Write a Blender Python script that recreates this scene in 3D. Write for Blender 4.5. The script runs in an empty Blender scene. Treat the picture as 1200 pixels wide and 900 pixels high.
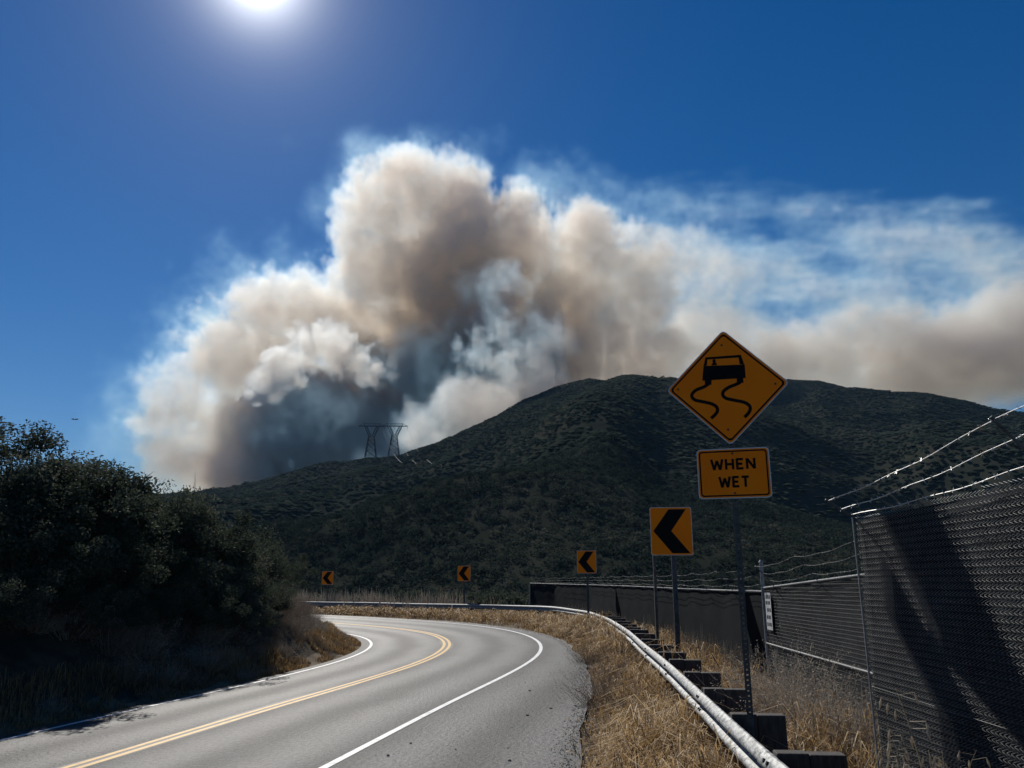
import bpy, bmesh, math, random
import numpy as np
from mathutils import Vector, Matrix

# ------------------------------------------------------------------ scene, camera, world, sun, exposure
scene = bpy.context.scene
COL = scene.collection
F_PX = 924.0                                   # focal length in pixels of a 1200 px wide picture
PITCH = math.atan(235.0 / 924.0)               # camera looks up; horizon at row 685 of 900
CAM_H = 2.2                                    # eye height above the road's outer edge line

cam_data = bpy.data.cameras.new("camera")
cam_data.sensor_width = 36.0
cam_data.lens = 36.0 * F_PX / 1200.0
cam_data.clip_start = 0.05
cam_data.clip_end = 30000.0
cam = bpy.data.objects.new("camera", cam_data)
COL.objects.link(cam)
cam.location = (0.0, 0.0, CAM_H)
cam.rotation_euler = (math.radians(90.0) + PITCH, 0.0, 0.0)
scene.camera = cam

SUN_EL = math.radians(40.0)
SUN_AZ = math.radians(-21.0)                   # measured from +Y towards +X
SUN_DIR = Vector((math.sin(SUN_AZ) * math.cos(SUN_EL), math.cos(SUN_AZ) * math.cos(SUN_EL), math.sin(SUN_EL)))

world = bpy.data.worlds.new("World")
scene.world = world
world.use_nodes = True
wn, wl = world.node_tree.nodes, world.node_tree.links
wn.clear()
w_out = wn.new("ShaderNodeOutputWorld")
w_bg = wn.new("ShaderNodeBackground")
w_sky = wn.new("ShaderNodeTexSky")
w_sky.sky_type = 'NISHITA'
w_sky.sun_disc = False
w_sky.sun_elevation = SUN_EL
w_sky.sun_rotation = SUN_AZ
w_sky.altitude = 600.0
w_sky.air_density = 1.0
w_sky.dust_density = 0.12
w_sky.ozone_density = 3.0
w_bg.inputs["Strength"].default_value = 0.060
w_hsv = wn.new("ShaderNodeHueSaturation")
w_hsv.inputs["Saturation"].default_value = 1.42
w_hsv.inputs["Hue"].default_value = 0.508
w_hsv.inputs["Value"].default_value = 1.0
wl.new(w_sky.outputs["Color"], w_hsv.inputs["Color"])
# the glare of the sun itself: a tight bright aureole in the direction of the sun lamp
w_geo = wn.new("ShaderNodeNewGeometry")
w_dot = wn.new("ShaderNodeVectorMath"); w_dot.operation = 'DOT_PRODUCT'
w_dot.inputs[1].default_value = SUN_DIR
wl.new(w_geo.outputs["Incoming"], w_dot.inputs[0])
w_acos = wn.new("ShaderNodeMath"); w_acos.operation = 'ARCCOSINE'
w_neg = wn.new("ShaderNodeMath"); w_neg.operation = 'MULTIPLY'; w_neg.inputs[1].default_value = -1.0
wl.new(w_dot.outputs["Value"], w_neg.inputs[0])
wl.new(w_neg.outputs[0], w_acos.inputs[0])
def w_gauss(width, power, amp):
    a = wn.new("ShaderNodeMath"); a.operation = 'DIVIDE'; a.inputs[1].default_value = math.radians(width)
    b = wn.new("ShaderNodeMath"); b.operation = 'POWER'; b.inputs[1].default_value = power
    c = wn.new("ShaderNodeMath"); c.operation = 'MULTIPLY'; c.inputs[1].default_value = -1.0
    d = wn.new("ShaderNodeMath"); d.operation = 'EXPONENT'
    e = wn.new("ShaderNodeMath"); e.operation = 'MULTIPLY'; e.inputs[1].default_value = amp
    wl.new(w_acos.outputs[0], a.inputs[0]); wl.new(a.outputs[0], b.inputs[0]); wl.new(b.outputs[0], c.inputs[0])
    wl.new(c.outputs[0], d.inputs[0]); wl.new(d.outputs[0], e.inputs[0])
    return e.outputs[0]
w_s1 = wn.new("ShaderNodeMath"); w_s1.operation = 'ADD'
wl.new(w_gauss(1.25, 1.0, 75.0), w_s1.inputs[0])
wl.new(w_gauss(3.6, 1.0, 3.6), w_s1.inputs[1])
w_add = wn.new("ShaderNodeMix"); w_add.data_type = 'RGBA'; w_add.blend_type = 'ADD'
w_add.inputs["Factor"].default_value = 1.0
wl.new(w_hsv.outputs["Color"], w_add.inputs[6])
wl.new(w_s1.outputs[0], w_add.inputs[7])
wl.new(w_add.outputs[2], w_bg.inputs["Color"])
wl.new(w_bg.outputs["Background"], w_out.inputs["Surface"])

sun_data = bpy.data.lights.new("sun", 'SUN')
sun_data.energy = 4.5
sun_data.angle = math.radians(0.53)
sun_data.color = (1.0, 0.95, 0.87)
sun = bpy.data.objects.new("sun", sun_data)
COL.objects.link(sun)
sun.rotation_euler = SUN_DIR.to_track_quat('Z', 'Y').to_euler()
sun.location = SUN_DIR * 300.0

scene.view_settings.view_transform = 'Standard'
scene.view_settings.look = 'None'
scene.view_settings.exposure = 0.0
scene.view_settings.gamma = 1.0
scene.view_settings.use_curve_mapping = False
scene.render.engine = 'CYCLES'
scene.cycles.use_denoising = True
scene.cycles.max_bounces = 10
scene.cycles.diffuse_bounces = 3
scene.cycles.glossy_bounces = 2
scene.cycles.transparent_max_bounces = 8
scene.cycles.volume_bounces = 5
scene.cycles.volume_step_rate = 1.5
scene.cycles.volume_max_steps = 512
scene.cycles.use_adaptive_sampling = True

# ------------------------------------------------------------------ helpers: picture pixel -> direction -> place
rng = np.random.default_rng(11)
random.seed(5)
CP, SP = math.cos(PITCH), math.sin(PITCH)

def pray(px, py):
    x = (px - 600.0) / F_PX; y = (450.0 - py) / F_PX
    return np.array([x, CP - SP * y, SP + CP * y])

def on_ground(px, py, z=0.0):
    r = pray(px, py); t = (z - CAM_H) / r[2]
    return r[0] * t, r[1] * t

def at_y(px, py, Y):
    r = pray(px, py); t = Y / r[1]
    return np.array([r[0] * t, Y, CAM_H + r[2] * t])

def new_mat(name):
    m = bpy.data.materials.new(name); m.use_nodes = True
    nt = m.node_tree
    return m, nt.nodes, nt.links, nt.nodes["Principled BSDF"]

def noise3(shape_xyz, cell, r):
    """smooth random lattice noise of the given cell sizes (in voxels), interpolated to the full grid"""
    def mat(n, c):
        m = int(n / c) + 3
        p = np.arange(n) / c + r.random()
        i = np.floor(p).astype(int); f = p - i
        f = f * f * (3 - 2 * f)
        A = np.zeros((n, m + 2), np.float32)
        A[np.arange(n), i] = 1 - f; A[np.arange(n), i + 1] += f
        return A
    Ms = [mat(n, c) for n, c in zip(shape_xyz, cell)]
    L = r.random([M.shape[1] for M in Ms]).astype(np.float32) * 2 - 1
    return np.einsum('ia,jb,kc,abc->ijk', Ms[0], Ms[1], Ms[2], L, optimize=True)
def vnoise(x, y, cell, seed):
    """value noise at arbitrary points, -1..1"""
    p = np.asarray(x, float) / cell; q = np.asarray(y, float) / cell
    i = np.floor(p).astype(np.int64); j = np.floor(q).astype(np.int64)
    f = p - i; g = q - j
    f = f * f * (3 - 2 * f); g = g * g * (3 - 2 * g)
    def h(a, b):
        n = (a * 374761393 + b * 668265263 + seed * 974634777) & 0xFFFFFFFF
        n = ((n ^ (n >> 13)) * 1274126177) & 0xFFFFFFFF
        return ((n ^ (n >> 16)) & 0xFFFF) / 32767.5 - 1.0
    return (h(i, j) * (1 - f) + h(i + 1, j) * f) * (1 - g) + (h(i, j + 1) * (1 - f) + h(i + 1, j + 1) * f) * g

def sstep(a, b, x):
    t = np.clip((np.asarray(x, float) - a) / (b - a), 0, 1)
    return t * t * (3 - 2 * t)

def link_mesh(name, verts, faces, mat, parent=None, smooth=False):
    me = bpy.data.meshes.new(name)
    me.from_pydata([tuple(map(float, v)) for v in verts], [], faces)
    me.update()
    if mat: me.materials.append(mat)
    if smooth: me.polygons.foreach_set("use_smooth", [True] * len(me.polygons))
    ob = bpy.data.objects.new(name, me)
    COL.objects.link(ob)
    attach(ob, parent)
    return ob

def attach(ob, parent):
    """parent keeping world coordinates (parents are only ever translated while building)"""
    if parent is None: return
    ob.parent = parent
    t = Vector((0, 0, 0)); p = parent
    while p is not None:
        t += p.location; p = p.parent
    if parent.type == 'EMPTY':
        ob.matrix_parent_inverse = Matrix.Translation(-t)

def fast_mesh(name, verts, tris, mat, parent=None, attrs=None, smooth=False, quads=False):
    """numpy mesh: verts (n,3), faces (m,3) or (m,4)"""
    verts = np.ascontiguousarray(verts, np.float32); tris = np.ascontiguousarray(tris, np.int32)
    k = tris.shape[1]
    me = bpy.data.meshes.new(name)
    me.vertices.add(len(verts)); me.vertices.foreach_set("co", verts.ravel())
    me.loops.add(tris.size); me.loops.foreach_set("vertex_index", tris.ravel())
    me.polygons.add(len(tris)); me.polygons.foreach_set("loop_start", np.arange(0, tris.size, k, dtype=np.int32))
    if smooth: me.polygons.foreach_set("use_smooth", np.ones(len(tris), bool))
    me.update(calc_edges=True)
    for an, av in (attrs or {}).items():
        me.attributes.new(an, 'FLOAT', 'POINT').data.foreach_set("value", np.ascontiguousarray(av, np.float32).ravel())
    if mat: me.materials.append(mat)
    ob = bpy.data.objects.new(name, me)
    COL.objects.link(ob)
    attach(ob, parent)
    return ob

def thing(name, label, cat, loc=(0, 0, 0), group=None):
    o = bpy.data.objects.new(name, None)
    o.empty_display_size = 0.3
    COL.objects.link(o)
    o.location = Vector([float(c) for c in loc])
    o["label"] = label; o["category"] = cat
    if group: o["group"] = group
    return o

def tag(o, label=None, cat=None, group=None, kind=None):
    if label: o["label"] = label
    if cat: o["category"] = cat
    if group: o["group"] = group
    if kind: o["kind"] = kind
    return o

def copy_tree(o, parent=None):
    c = o.copy(); COL.objects.link(c)
    if parent is not None: c.parent = parent
    for ch in list(o.children): copy_tree(ch, c)
    return c

class MB:
    """collects boxes, bars and tubes for one mesh object"""
    def __init__(self): self.v = []; self.f = []
    def quadbox(self, pts):
        b = len(self.v); self.v += [tuple(p) for p in pts]
        for q in ((0, 3, 2, 1), (4, 5, 6, 7), (0, 1, 5, 4), (1, 2, 6, 5), (2, 3, 7, 6), (3, 0, 4, 7)):
            self.f.append(tuple(b + i for i in q))
        return self
    def box(self, c, s, ex=(1, 0, 0), ey=(0, 1, 0), ez=(0, 0, 1)):
        c, ex, ey, ez = (np.array(a, float) for a in (c, ex, ey, ez))
        hx, hy, hz = s[0] / 2 * ex, s[1] / 2 * ey, s[2] / 2 * ez
        return self.quadbox([c - hx - hy - hz, c + hx - hy - hz, c + hx + hy - hz, c - hx + hy - hz,
                             c - hx - hy + hz, c + hx - hy + hz, c + hx + hy + hz, c - hx + hy + hz])
    def tube(self, pts, rad, n=6, cap=True):
        pts = [np.array(p, float) for p in pts]
        rad = rad if hasattr(rad, '__len__') else [rad] * len(pts)
        b = len(self.v); up = None
        for i, p in enumerate(pts):
            d = pts[min(i + 1, len(pts) - 1)] - pts[max(i - 1, 0)]
            d = d / (np.linalg.norm(d) + 1e-12)
            if up is None:
                up = np.array([0, 0, 1.0]) if abs(d[2]) < 0.9 else np.array([1.0, 0, 0])
            e = np.cross(d, up); e /= np.linalg.norm(e) + 1e-12
            g = np.cross(e, d); up = g
            for k in range(n):
                a = 2 * math.pi * k / n
                self.v.append(tuple(p + rad[i] * (math.cos(a) * e + math.sin(a) * g)))
        for i in range(len(pts) - 1):
            for k in range(n):
                k2 = (k + 1) % n
                self.f.append((b + i * n + k, b + i * n + k2, b + (i + 1) * n + k2, b + (i + 1) * n + k))
        if cap:
            self.f.append(tuple(b + k for k in range(n))[::-1])
            self.f.append(tuple(b + (len(pts) - 1) * n + k for k in range(n)))
        return self
    def prism(self, poly, o, u, v, w, t0, t1):
        """polygon (2D list) in plane (o,u,v), extruded along w from t0 to t1"""
        o, u, v, w = (np.array(a, float) for a in (o, u, v, w))
        n = len(poly); b = len(self.v)
        for t in (t0, t1):
            for (a, c) in poly: self.v.append(tuple(o + a * u + c * v + t * w))
        self.f.append(tuple(b + i for i in range(n))[::-1]); self.f.append(tuple(b + n + i for i in range(n)))
        for i in range(n):
            j = (i + 1) % n
            self.f.append((b + i, b + j, b + n + j, b + n + i))
        return self
    def build(self, name, mat, parent=None, smooth=False):
        return link_mesh(name, self.v, self.f, mat, parent, smooth)

# ------------------------------------------------------------------ materials
def tint_mat(name, stops, rough=0.8, noise_scale=None, noise_amt=0.3, spec=0.3, transl=0.0, bump=0.0):
    """colour from a per-vertex 'tint' value through a ramp, with some noise in it"""
    m, n, l, b = new_mat(name)
    at = n.new("ShaderNodeAttribute"); at.attribute_name = "tint"
    rp = n.new("ShaderNodeValToRGB"); rp.color_ramp.interpolation = 'LINEAR'
    e = rp.color_ramp.elements
    while len(e) < len(stops): e.new(0.5)
    for k, (p, c) in enumerate(stops): e[k].position = p; e[k].color = (*c, 1)
    src = at.outputs["Fac"]
    if noise_scale:
        tx = n.new("ShaderNodeTexCoord"); nz = n.new("ShaderNodeTexNoise"); nz.inputs["Scale"].default_value = noise_scale; nz.inputs["Detail"].default_value = 4
        l.new(tx.outputs["Object"], nz.inputs["Vector"])
        mu = n.new("ShaderNodeMath"); mu.operation = 'MULTIPLY_ADD'; mu.inputs[1].default_value = noise_amt; mu.inputs[2].default_value = -noise_amt / 2
        ad = n.new("ShaderNodeMath"); ad.operation = 'ADD'
        l.new(nz.outputs["Fac"], mu.inputs[0]); l.new(mu.outputs[0], ad.inputs[0]); l.new(src, ad.inputs[1]); src = ad.outputs[0]
    l.new(src, rp.inputs["Fac"]); l.new(rp.outputs["Color"], b.inputs["Base Color"])
    b.inputs["Roughness"].default_value = rough; b.inputs["Specular IOR Level"].default_value = spec
    if transl > 0:
        tr = n.new("ShaderNodeBsdfTranslucent"); mx = n.new("ShaderNodeMixShader"); mx.inputs[0].default_value = transl
        l.new(rp.outputs["Color"], tr.inputs["Color"]); l.new(b.outputs[0], mx.inputs[1]); l.new(tr.outputs[0], mx.inputs[2])
        l.new(mx.outputs[0], n["Material Output"].inputs["Surface"])
    return m

def noisy_mat(name, c1, c2, scale=5.0, detail=6.0, rough=0.8, metal=0.0, spec=0.5, bump=0.0, bscale=None, coord="Object", stretch=None, lo=0.35, hi=0.65, rvar=0.0):
    m, n, l, b = new_mat(name)
    tx = n.new("ShaderNodeTexCoord"); nz = n.new("ShaderNodeTexNoise")
    nz.inputs["Scale"].default_value = scale; nz.inputs["Detail"].default_value = detail; nz.inputs["Roughness"].default_value = 0.6
    vec = tx.outputs[coord]
    if stretch:
        mp = n.new("ShaderNodeMapping"); mp.inputs["Scale"].default_value = stretch
        l.new(vec, mp.inputs["Vector"]); vec = mp.outputs[0]
    l.new(vec, nz.inputs["Vector"])
    rp = n.new("ShaderNodeValToRGB"); rp.color_ramp.elements[0].position = lo; rp.color_ramp.elements[1].position = hi
    rp.color_ramp.elements[0].color = (*c1, 1); rp.color_ramp.elements[1].color = (*c2, 1)
    l.new(nz.outputs["Fac"], rp.inputs["Fac"]); l.new(rp.outputs["Color"], b.inputs["Base Color"])
    b.inputs["Roughness"].default_value = rough; b.inputs["Metallic"].default_value = metal; b.inputs["Specular IOR Level"].default_value = spec
    if rvar:
        mr = n.new("ShaderNodeMapRange"); mr.inputs["To Min"].default_value = rough - rvar; mr.inputs["To Max"].default_value = rough + rvar
        l.new(nz.outputs["Fac"], mr.inputs["Value"]); l.new(mr.outputs[0], b.inputs["Roughness"])
    if bump:
        n2 = n.new("ShaderNodeTexNoise"); n2.inputs["Scale"].default_value = bscale or scale * 6; n2.inputs["Detail"].default_value = 5
        l.new(vec, n2.inputs["Vector"])
        bp = n.new("ShaderNodeBump"); bp.inputs["Strength"].default_value = 1.0; bp.inputs["Distance"].default_value = bump
        l.new(n2.outputs["Fac"], bp.inputs["Height"]); l.new(bp.outputs[0], b.inputs["Normal"])
    return m

MAT = {}
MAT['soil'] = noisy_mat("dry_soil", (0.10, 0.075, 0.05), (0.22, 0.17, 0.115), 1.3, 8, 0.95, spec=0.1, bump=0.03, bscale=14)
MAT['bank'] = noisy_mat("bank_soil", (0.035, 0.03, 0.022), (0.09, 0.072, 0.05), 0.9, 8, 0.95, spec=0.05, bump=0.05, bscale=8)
MAT['hill'] = noisy_mat("hill_ground", (0.022, 0.027, 0.020), (0.042, 0.042, 0.031), 0.02, 10, 0.95, spec=0.0)
MAT['galv'] = noisy_mat("galvanised_rail", (0.14, 0.145, 0.145), (0.43, 0.44, 0.435), 11, 10, 0.6, metal=0.35, lo=0.38, hi=0.62, bump=0.003, bscale=30, stretch=(1, 1, 2.2), rvar=0.14)
MAT['steel'] = noisy_mat("weathered_post_steel", (0.055, 0.06, 0.06), (0.12, 0.125, 0.125), 14, 5, 0.65, metal=0.25, spec=0.3)
MAT['fsteel'] = noisy_mat("fence_tube_steel", (0.22, 0.225, 0.225), (0.36, 0.365, 0.365), 14, 5, 0.55, metal=0.4)
MAT['wood'] = noisy_mat("dark_treated_wood", (0.035, 0.032, 0.03), (0.085, 0.075, 0.065), 7, 8, 0.85, bump=0.004, bscale=20, stretch=(5, 5, 0.7))
MAT['bolt'] = noisy_mat("dark_bolt", (0.012, 0.012, 0.013), (0.03, 0.03, 0.032), 60, 3, 0.6, metal=0.3)
MAT['white'] = noisy_mat("white_line_paint", (0.50, 0.50, 0.48), (0.80, 0.80, 0.78), 5, 9, 0.55, lo=0.3, hi=0.5, spec=0.4)
MAT['yellow'] = noisy_mat("yellow_line_paint", (0.45, 0.24, 0.04), (0.72, 0.42, 0.08), 6, 9, 0.55, lo=0.3, hi=0.55, spec=0.4)
MAT['tar'] = noisy_mat("tar_patch", (0.012, 0.012, 0.013), (0.03, 0.03, 0.03), 9, 6, 0.6)
MAT['sign_yellow'] = noisy_mat("sign_amber_sheeting", (0.99, 0.215, 0.0), (1.0, 0.245, 0.0005), 3, 5, 0.45, spec=0.12)
MAT['sign_black'] = noisy_mat("sign_black_print", (0.004, 0.004, 0.0045), (0.008, 0.008, 0.009), 8, 4, 0.6, spec=0.08)
MAT['sign_edge'] = noisy_mat("sign_aluminium", (0.42, 0.42, 0.42), (0.55, 0.55, 0.55), 8, 4, 0.45, metal=0.8)
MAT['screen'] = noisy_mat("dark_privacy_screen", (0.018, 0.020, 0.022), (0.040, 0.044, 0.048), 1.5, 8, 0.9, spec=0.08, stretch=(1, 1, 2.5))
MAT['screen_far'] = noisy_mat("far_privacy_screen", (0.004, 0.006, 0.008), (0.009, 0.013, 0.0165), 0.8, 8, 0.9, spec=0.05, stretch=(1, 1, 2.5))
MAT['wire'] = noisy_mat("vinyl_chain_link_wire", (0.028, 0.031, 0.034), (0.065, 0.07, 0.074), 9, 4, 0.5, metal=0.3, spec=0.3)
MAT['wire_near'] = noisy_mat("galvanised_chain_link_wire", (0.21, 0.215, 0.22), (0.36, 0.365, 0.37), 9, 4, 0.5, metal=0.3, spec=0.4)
MAT['barb'] = noisy_mat("barbed_wire", (0.45, 0.45, 0.45), (0.65, 0.65, 0.64), 20, 4, 0.4, metal=0.8)
MAT['plate'] = noisy_mat("white_fence_plate", (0.45, 0.46, 0.46), (0.6, 0.61, 0.61), 6, 4, 0.4)
MAT['pylon'] = noisy_mat("pylon_steel", (0.05, 0.055, 0.06), (0.085, 0.09, 0.095), 0.5, 4, 0.8, spec=0.1)
MAT['cable'] = noisy_mat("aluminium_conductor", (0.30, 0.30, 0.30), (0.40, 0.40, 0.40), 2, 3, 0.6, spec=0.2)
MAT['leaf'] = tint_mat("scrub_leaf", [(0.0, (0.030, 0.039, 0.027)), (0.5, (0.066, 0.081, 0.053)), (0.85, (0.11, 0.12, 0.086)), (1.0, (0.16, 0.155, 0.115))], rough=0.75, spec=0.08, transl=0.3)
MAT['bark'] = noisy_mat("scrub_bark", (0.035, 0.028, 0.022), (0.10, 0.085, 0.07), 12, 6, 0.9, stretch=(3, 3, 0.6))
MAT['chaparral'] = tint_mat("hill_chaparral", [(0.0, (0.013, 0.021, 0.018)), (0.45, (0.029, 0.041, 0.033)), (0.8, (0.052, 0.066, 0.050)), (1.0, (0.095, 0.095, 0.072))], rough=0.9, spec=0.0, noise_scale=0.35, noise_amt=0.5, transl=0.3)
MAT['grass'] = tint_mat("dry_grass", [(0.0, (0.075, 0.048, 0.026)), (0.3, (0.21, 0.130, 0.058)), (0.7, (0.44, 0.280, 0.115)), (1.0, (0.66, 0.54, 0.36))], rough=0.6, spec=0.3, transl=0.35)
MAT['brush'] = tint_mat("dry_brush", [(0.0, (0.05, 0.036, 0.026)), (0.5, (0.15, 0.108, 0.075)), (0.9, (0.27, 0.215, 0.16)), (1.0, (0.42, 0.37, 0.30))], rough=0.8, spec=0.2, transl=0.2)
MAT['oat'] = tint_mat("wild_oat_straw", [(0.0, (0.55, 0.48, 0.36)), (1.0, (0.80, 0.74, 0.62))], rough=0.55, spec=0.3, transl=0.4)
MAT['bird'] = noisy_mat("bird_plumage", (0.03, 0.027, 0.025), (0.06, 0.05, 0.045), 3, 3, 0.8)
MAT['birdpale'] = noisy_mat("bird_pale_plumage", (0.6, 0.58, 0.55), (0.75, 0.73, 0.7), 3, 3, 0.8)
MAT['stone'] = noisy_mat("roadside_stone", (0.10, 0.095, 0.09), (0.22, 0.21, 0.19), 20, 5, 0.9)

def asphalt_mat():
    m, n, l, b = new_mat("asphalt")
    uv = n.new("ShaderNodeUVMap"); uv.uv_map = "road"
    sep = n.new("ShaderNodeSeparateXYZ"); l.new(uv.outputs[0], sep.inputs[0])
    def noise(scale, detail, stretch=(1, 1, 1)):
        mp = n.new("ShaderNodeMapping"); mp.inputs["Scale"].default_value = stretch
        l.new(uv.outputs[0], mp.inputs["Vector"])
        t = n.new("ShaderNodeTexNoise"); t.inputs["Scale"].default_value = scale; t.inputs["Detail"].default_value = detail; t.inputs["Roughness"].default_value = 0.65
        l.new(mp.outputs[0], t.inputs["Vector"]); return t.outputs["Fac"]
    def math_(op, a, b_=None, c=None):
        t = n.new("ShaderNodeMath"); t.operation = op
        for k, s in enumerate((a, b_, c)):
            if s is None: continue
            if isinstance(s, (int, float)): t.inputs[k].default_value = s
            else: l.new(s, t.inputs[k])
        return t.outputs[0]
    # two polished wheel paths in each lane, repeated on lateral distance
    wob = math_('MULTIPLY_ADD', noise(0.25, 3), 0.7, -0.35)
    lat = math_('ADD', sep.outputs[0], wob)
    wave = math_('COSINE', math_('MULTIPLY', math_('ADD', lat, -0.9), 2 * math.pi / 1.75))
    wheel = math_('MULTIPLY_ADD', wave, 0.5, 0.5)
    coarse = noise(0.5, 8, (1.0, 0.25, 1)); speck = noise(45, 2)
    fine = math_('MULTIPLY_ADD', math_('SUBTRACT', noise(13, 5), 0.5), 2.6, 0.5); mott = math_('SUBTRACT', noise(2.6, 6), 0.5)
    v = math_('ADD', math_('ADD', math_('MULTIPLY', coarse, 0.42), math_('MULTIPLY', fine, 0.58)), math_('MULTIPLY', mott, 0.35))
    v = math_('ADD', v, math_('MULTIPLY_ADD', wheel, 0.30, -0.15))
    v = math_('ADD', v, math_('MULTIPLY', math_('GREATER_THAN', speck, 0.60), 0.40))
    rp = n.new("ShaderNodeValToRGB"); e = rp.color_ramp.elements
    e[0].position = 0.36; e[0].color = (0.020, 0.0205, 0.0215, 1); e[1].position = 0.86; e[1].color = (0.108, 0.109, 0.109, 1)
    l.new(v, rp.inputs["Fac"]); l.new(rp.outputs["Color"], b.inputs["Base Color"])
    mr = n.new("ShaderNodeMapRange"); mr.inputs["To Min"].default_value = 0.66; mr.inputs["To Max"].default_value = 0.48
    l.new(math_('MULTIPLY_ADD', wheel, 0.6, math_('MULTIPLY', coarse, 0.4)), mr.inputs["Value"]); l.new(mr.outputs[0], b.inputs["Roughness"])
    b.inputs["Specular IOR Level"].default_value = 0.28
    bp = n.new("ShaderNodeBump"); bp.inputs["Distance"].default_value = 0.012
    l.new(math_('ADD', fine, math_('MULTIPLY', speck, 0.6)), bp.inputs["Height"]); l.new(bp.outputs[0], b.inputs["Normal"])
    return m
MAT['asphalt'] = asphalt_mat()

# ------------------------------------------------------------------ road alignment (outer edge line), lateral axis points to the inside of the bend
DS = 0.5
def road_path():
    s = np.arange(-60, 200) * DS
    k = np.interp(s, [0, 10, 20, 30, 40, 50, 80], [0.0107, -0.0071, 0.0224, 0.0277, 0.0385, 0.0150, 0.0350])
    k[s < 0] = 0.002
    i0 = 60
    h = np.zeros(len(s)); h[i0] = -0.2314
    P = np.zeros((len(s), 2)); P[i0] = (-3.307, 6.0713)
    for i in range(i0, len(s) - 1):
        h[i + 1] = h[i] + k[i] * DS
        P[i + 1] = P[i] + DS * np.array([-math.sin(h[i + 1]), math.cos(h[i + 1])])
    for i in range(i0, 0, -1):
        h[i - 1] = h[i] - k[i] * DS
        P[i - 1] = P[i] - DS * np.array([-math.sin(h[i]), math.cos(h[i])])
    return s, P, h
RS, RP_, RH = road_path()
RN = np.stack([-np.cos(RH), -np.sin(RH)], 1)
W_Y, W_L, BANK = 3.6355, 6.8255, 0.0483
PAVE_L = W_L + 0.42
def shoulder(s): return np.interp(s, [-30, 4, 7, 11, 15, 22, 31, 41, 60], [3.2, 3.1, 2.9, 2.6, 2.1, 1.15, 0.8, 0.75, 0.8])
def road_z(w): return np.where(w > 0, -BANK * w, -0.02 * w)
def road_pt(s, w, dz=0.0):
    i = (np.asarray(s, float) - RS[0]) / DS
    x = np.interp(i, np.arange(len(RS)), RP_[:, 0]); y = np.interp(i, np.arange(len(RS)), RP_[:, 1])
    nx = np.interp(i, np.arange(len(RS)), RN[:, 0]); ny = np.interp(i, np.arange(len(RS)), RN[:, 1])
    w = np.asarray(w, float)
    return np.stack([x + nx * w, y + ny * w, road_z(w) + dz], -1)
def lateral(x, y):
    x = np.asarray(x, float).ravel(); y = np.asarray(y, float).ravel()
    S = np.empty(len(x)); W = np.empty(len(x))
    for a in range(0, len(x), 20000):
        dx = x[a:a + 20000, None] - RP_[None, :, 0]; dy = y[a:a + 20000, None] - RP_[None, :, 1]
        k = (dx * dx + dy * dy).argmin(1); r = np.arange(len(k))
        w = dx[r, k] * RN[k, 0] + dy[r, k] * RN[k, 1]
        S[a:a + 20000] = RS[k]; W[a:a + 20000] = np.sign(w) * np.hypot(dx[r, k], dy[r, k])
    return S, W

# ------------------------------------------------------------------ near terrain
def terrain_z(x, y):
    x = np.asarray(x, float); shp = x.shape; x = x.ravel(); y = np.asarray(y, float).ravel()
    S, W = lateral(x, y)
    sh = shoulder(S)
    z = road_z(np.clip(W, -sh, PAVE_L)) - 0.07
    dr = -W - sh                                  # right of the paving
    z = z + 0.20 * sstep(0.0, 1.6, dr)
    z = z + 0.22 * sstep(2.7, 3.4, x) * (1 - sstep(8.5, 12.5, y)) * (dr > 0)
    z = z - np.clip(0.30 * np.maximum(0, dr - 6.0), 0, 14)
    dl = W - PAVE_L                               # inside of the bend: cut bank
    n1 = vnoise(x, y, 6.0, 3); n2 = vnoise(x, y, 1.7, 4)
    bank = np.where(dl > 0.5, 0.62 * np.minimum(dl - 0.5, 3.0) + 0.16 * np.clip(dl - 3.5, 0, 14), 0.0)
    z = z + np.where(dl > 0, 0.07 * sstep(0, 0.3, dl) + bank * (1 + 0.22 * n1) + 0.10 * n2 * sstep(0.4, 1.5, dl), 0)
    z = z + 0.03 * vnoise(x, y, 0.8, 9) * (dr > 0.2)
    return z.reshape(shp)

gx = np.arange(-70, 70.01, 0.5); gy = np.arange(-24, 110.01, 0.5)
GX, GY = np.meshgrid(gx, gy, indexing='ij')
GZ = terrain_z(GX, GY)
def tz(x, y):
    i = np.clip((np.asarray(x, float) - gx[0]) / 0.5, 0, len(gx) - 1.001); j = np.clip((np.asarray(y, float) - gy[0]) / 0.5, 0, len(gy) - 1.001)
    a = i.astype(int); b = j.astype(int); f = i - a; g = j - b
    return (GZ[a, b] * (1 - f) + GZ[a + 1, b] * f) * (1 - g) + (GZ[a, b + 1] * (1 - f) + GZ[a + 1, b + 1] * f) * g
def grid_faces(nu, nv):
    a = (np.arange(nu - 1)[:, None] * nv + np.arange(nv - 1)[None, :]).ravel()
    return np.stack([a, a + nv, a + nv + 1, a + 1], 1)
o = fast_mesh("roadside_ground", np.stack([GX, GY, GZ], -1).reshape(-1, 3), grid_faces(len(gx), len(gy)), MAT['soil'], smooth=True)
tag(o, kind="structure")
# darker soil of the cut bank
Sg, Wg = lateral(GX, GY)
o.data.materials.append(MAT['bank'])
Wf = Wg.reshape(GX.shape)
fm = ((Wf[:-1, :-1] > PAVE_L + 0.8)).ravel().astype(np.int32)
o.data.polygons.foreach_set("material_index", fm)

# far ground sheet
bm = MB(); R_ = 2400
o = link_mesh("ground", [(-R_, -R_, -14.5), (R_, -R_, -14.5), (R_, 2060, -14.5), (-R_, 2060, -14.5)], [(0, 1, 2, 3)], MAT['hill'])
tag(o, kind="structure")

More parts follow.
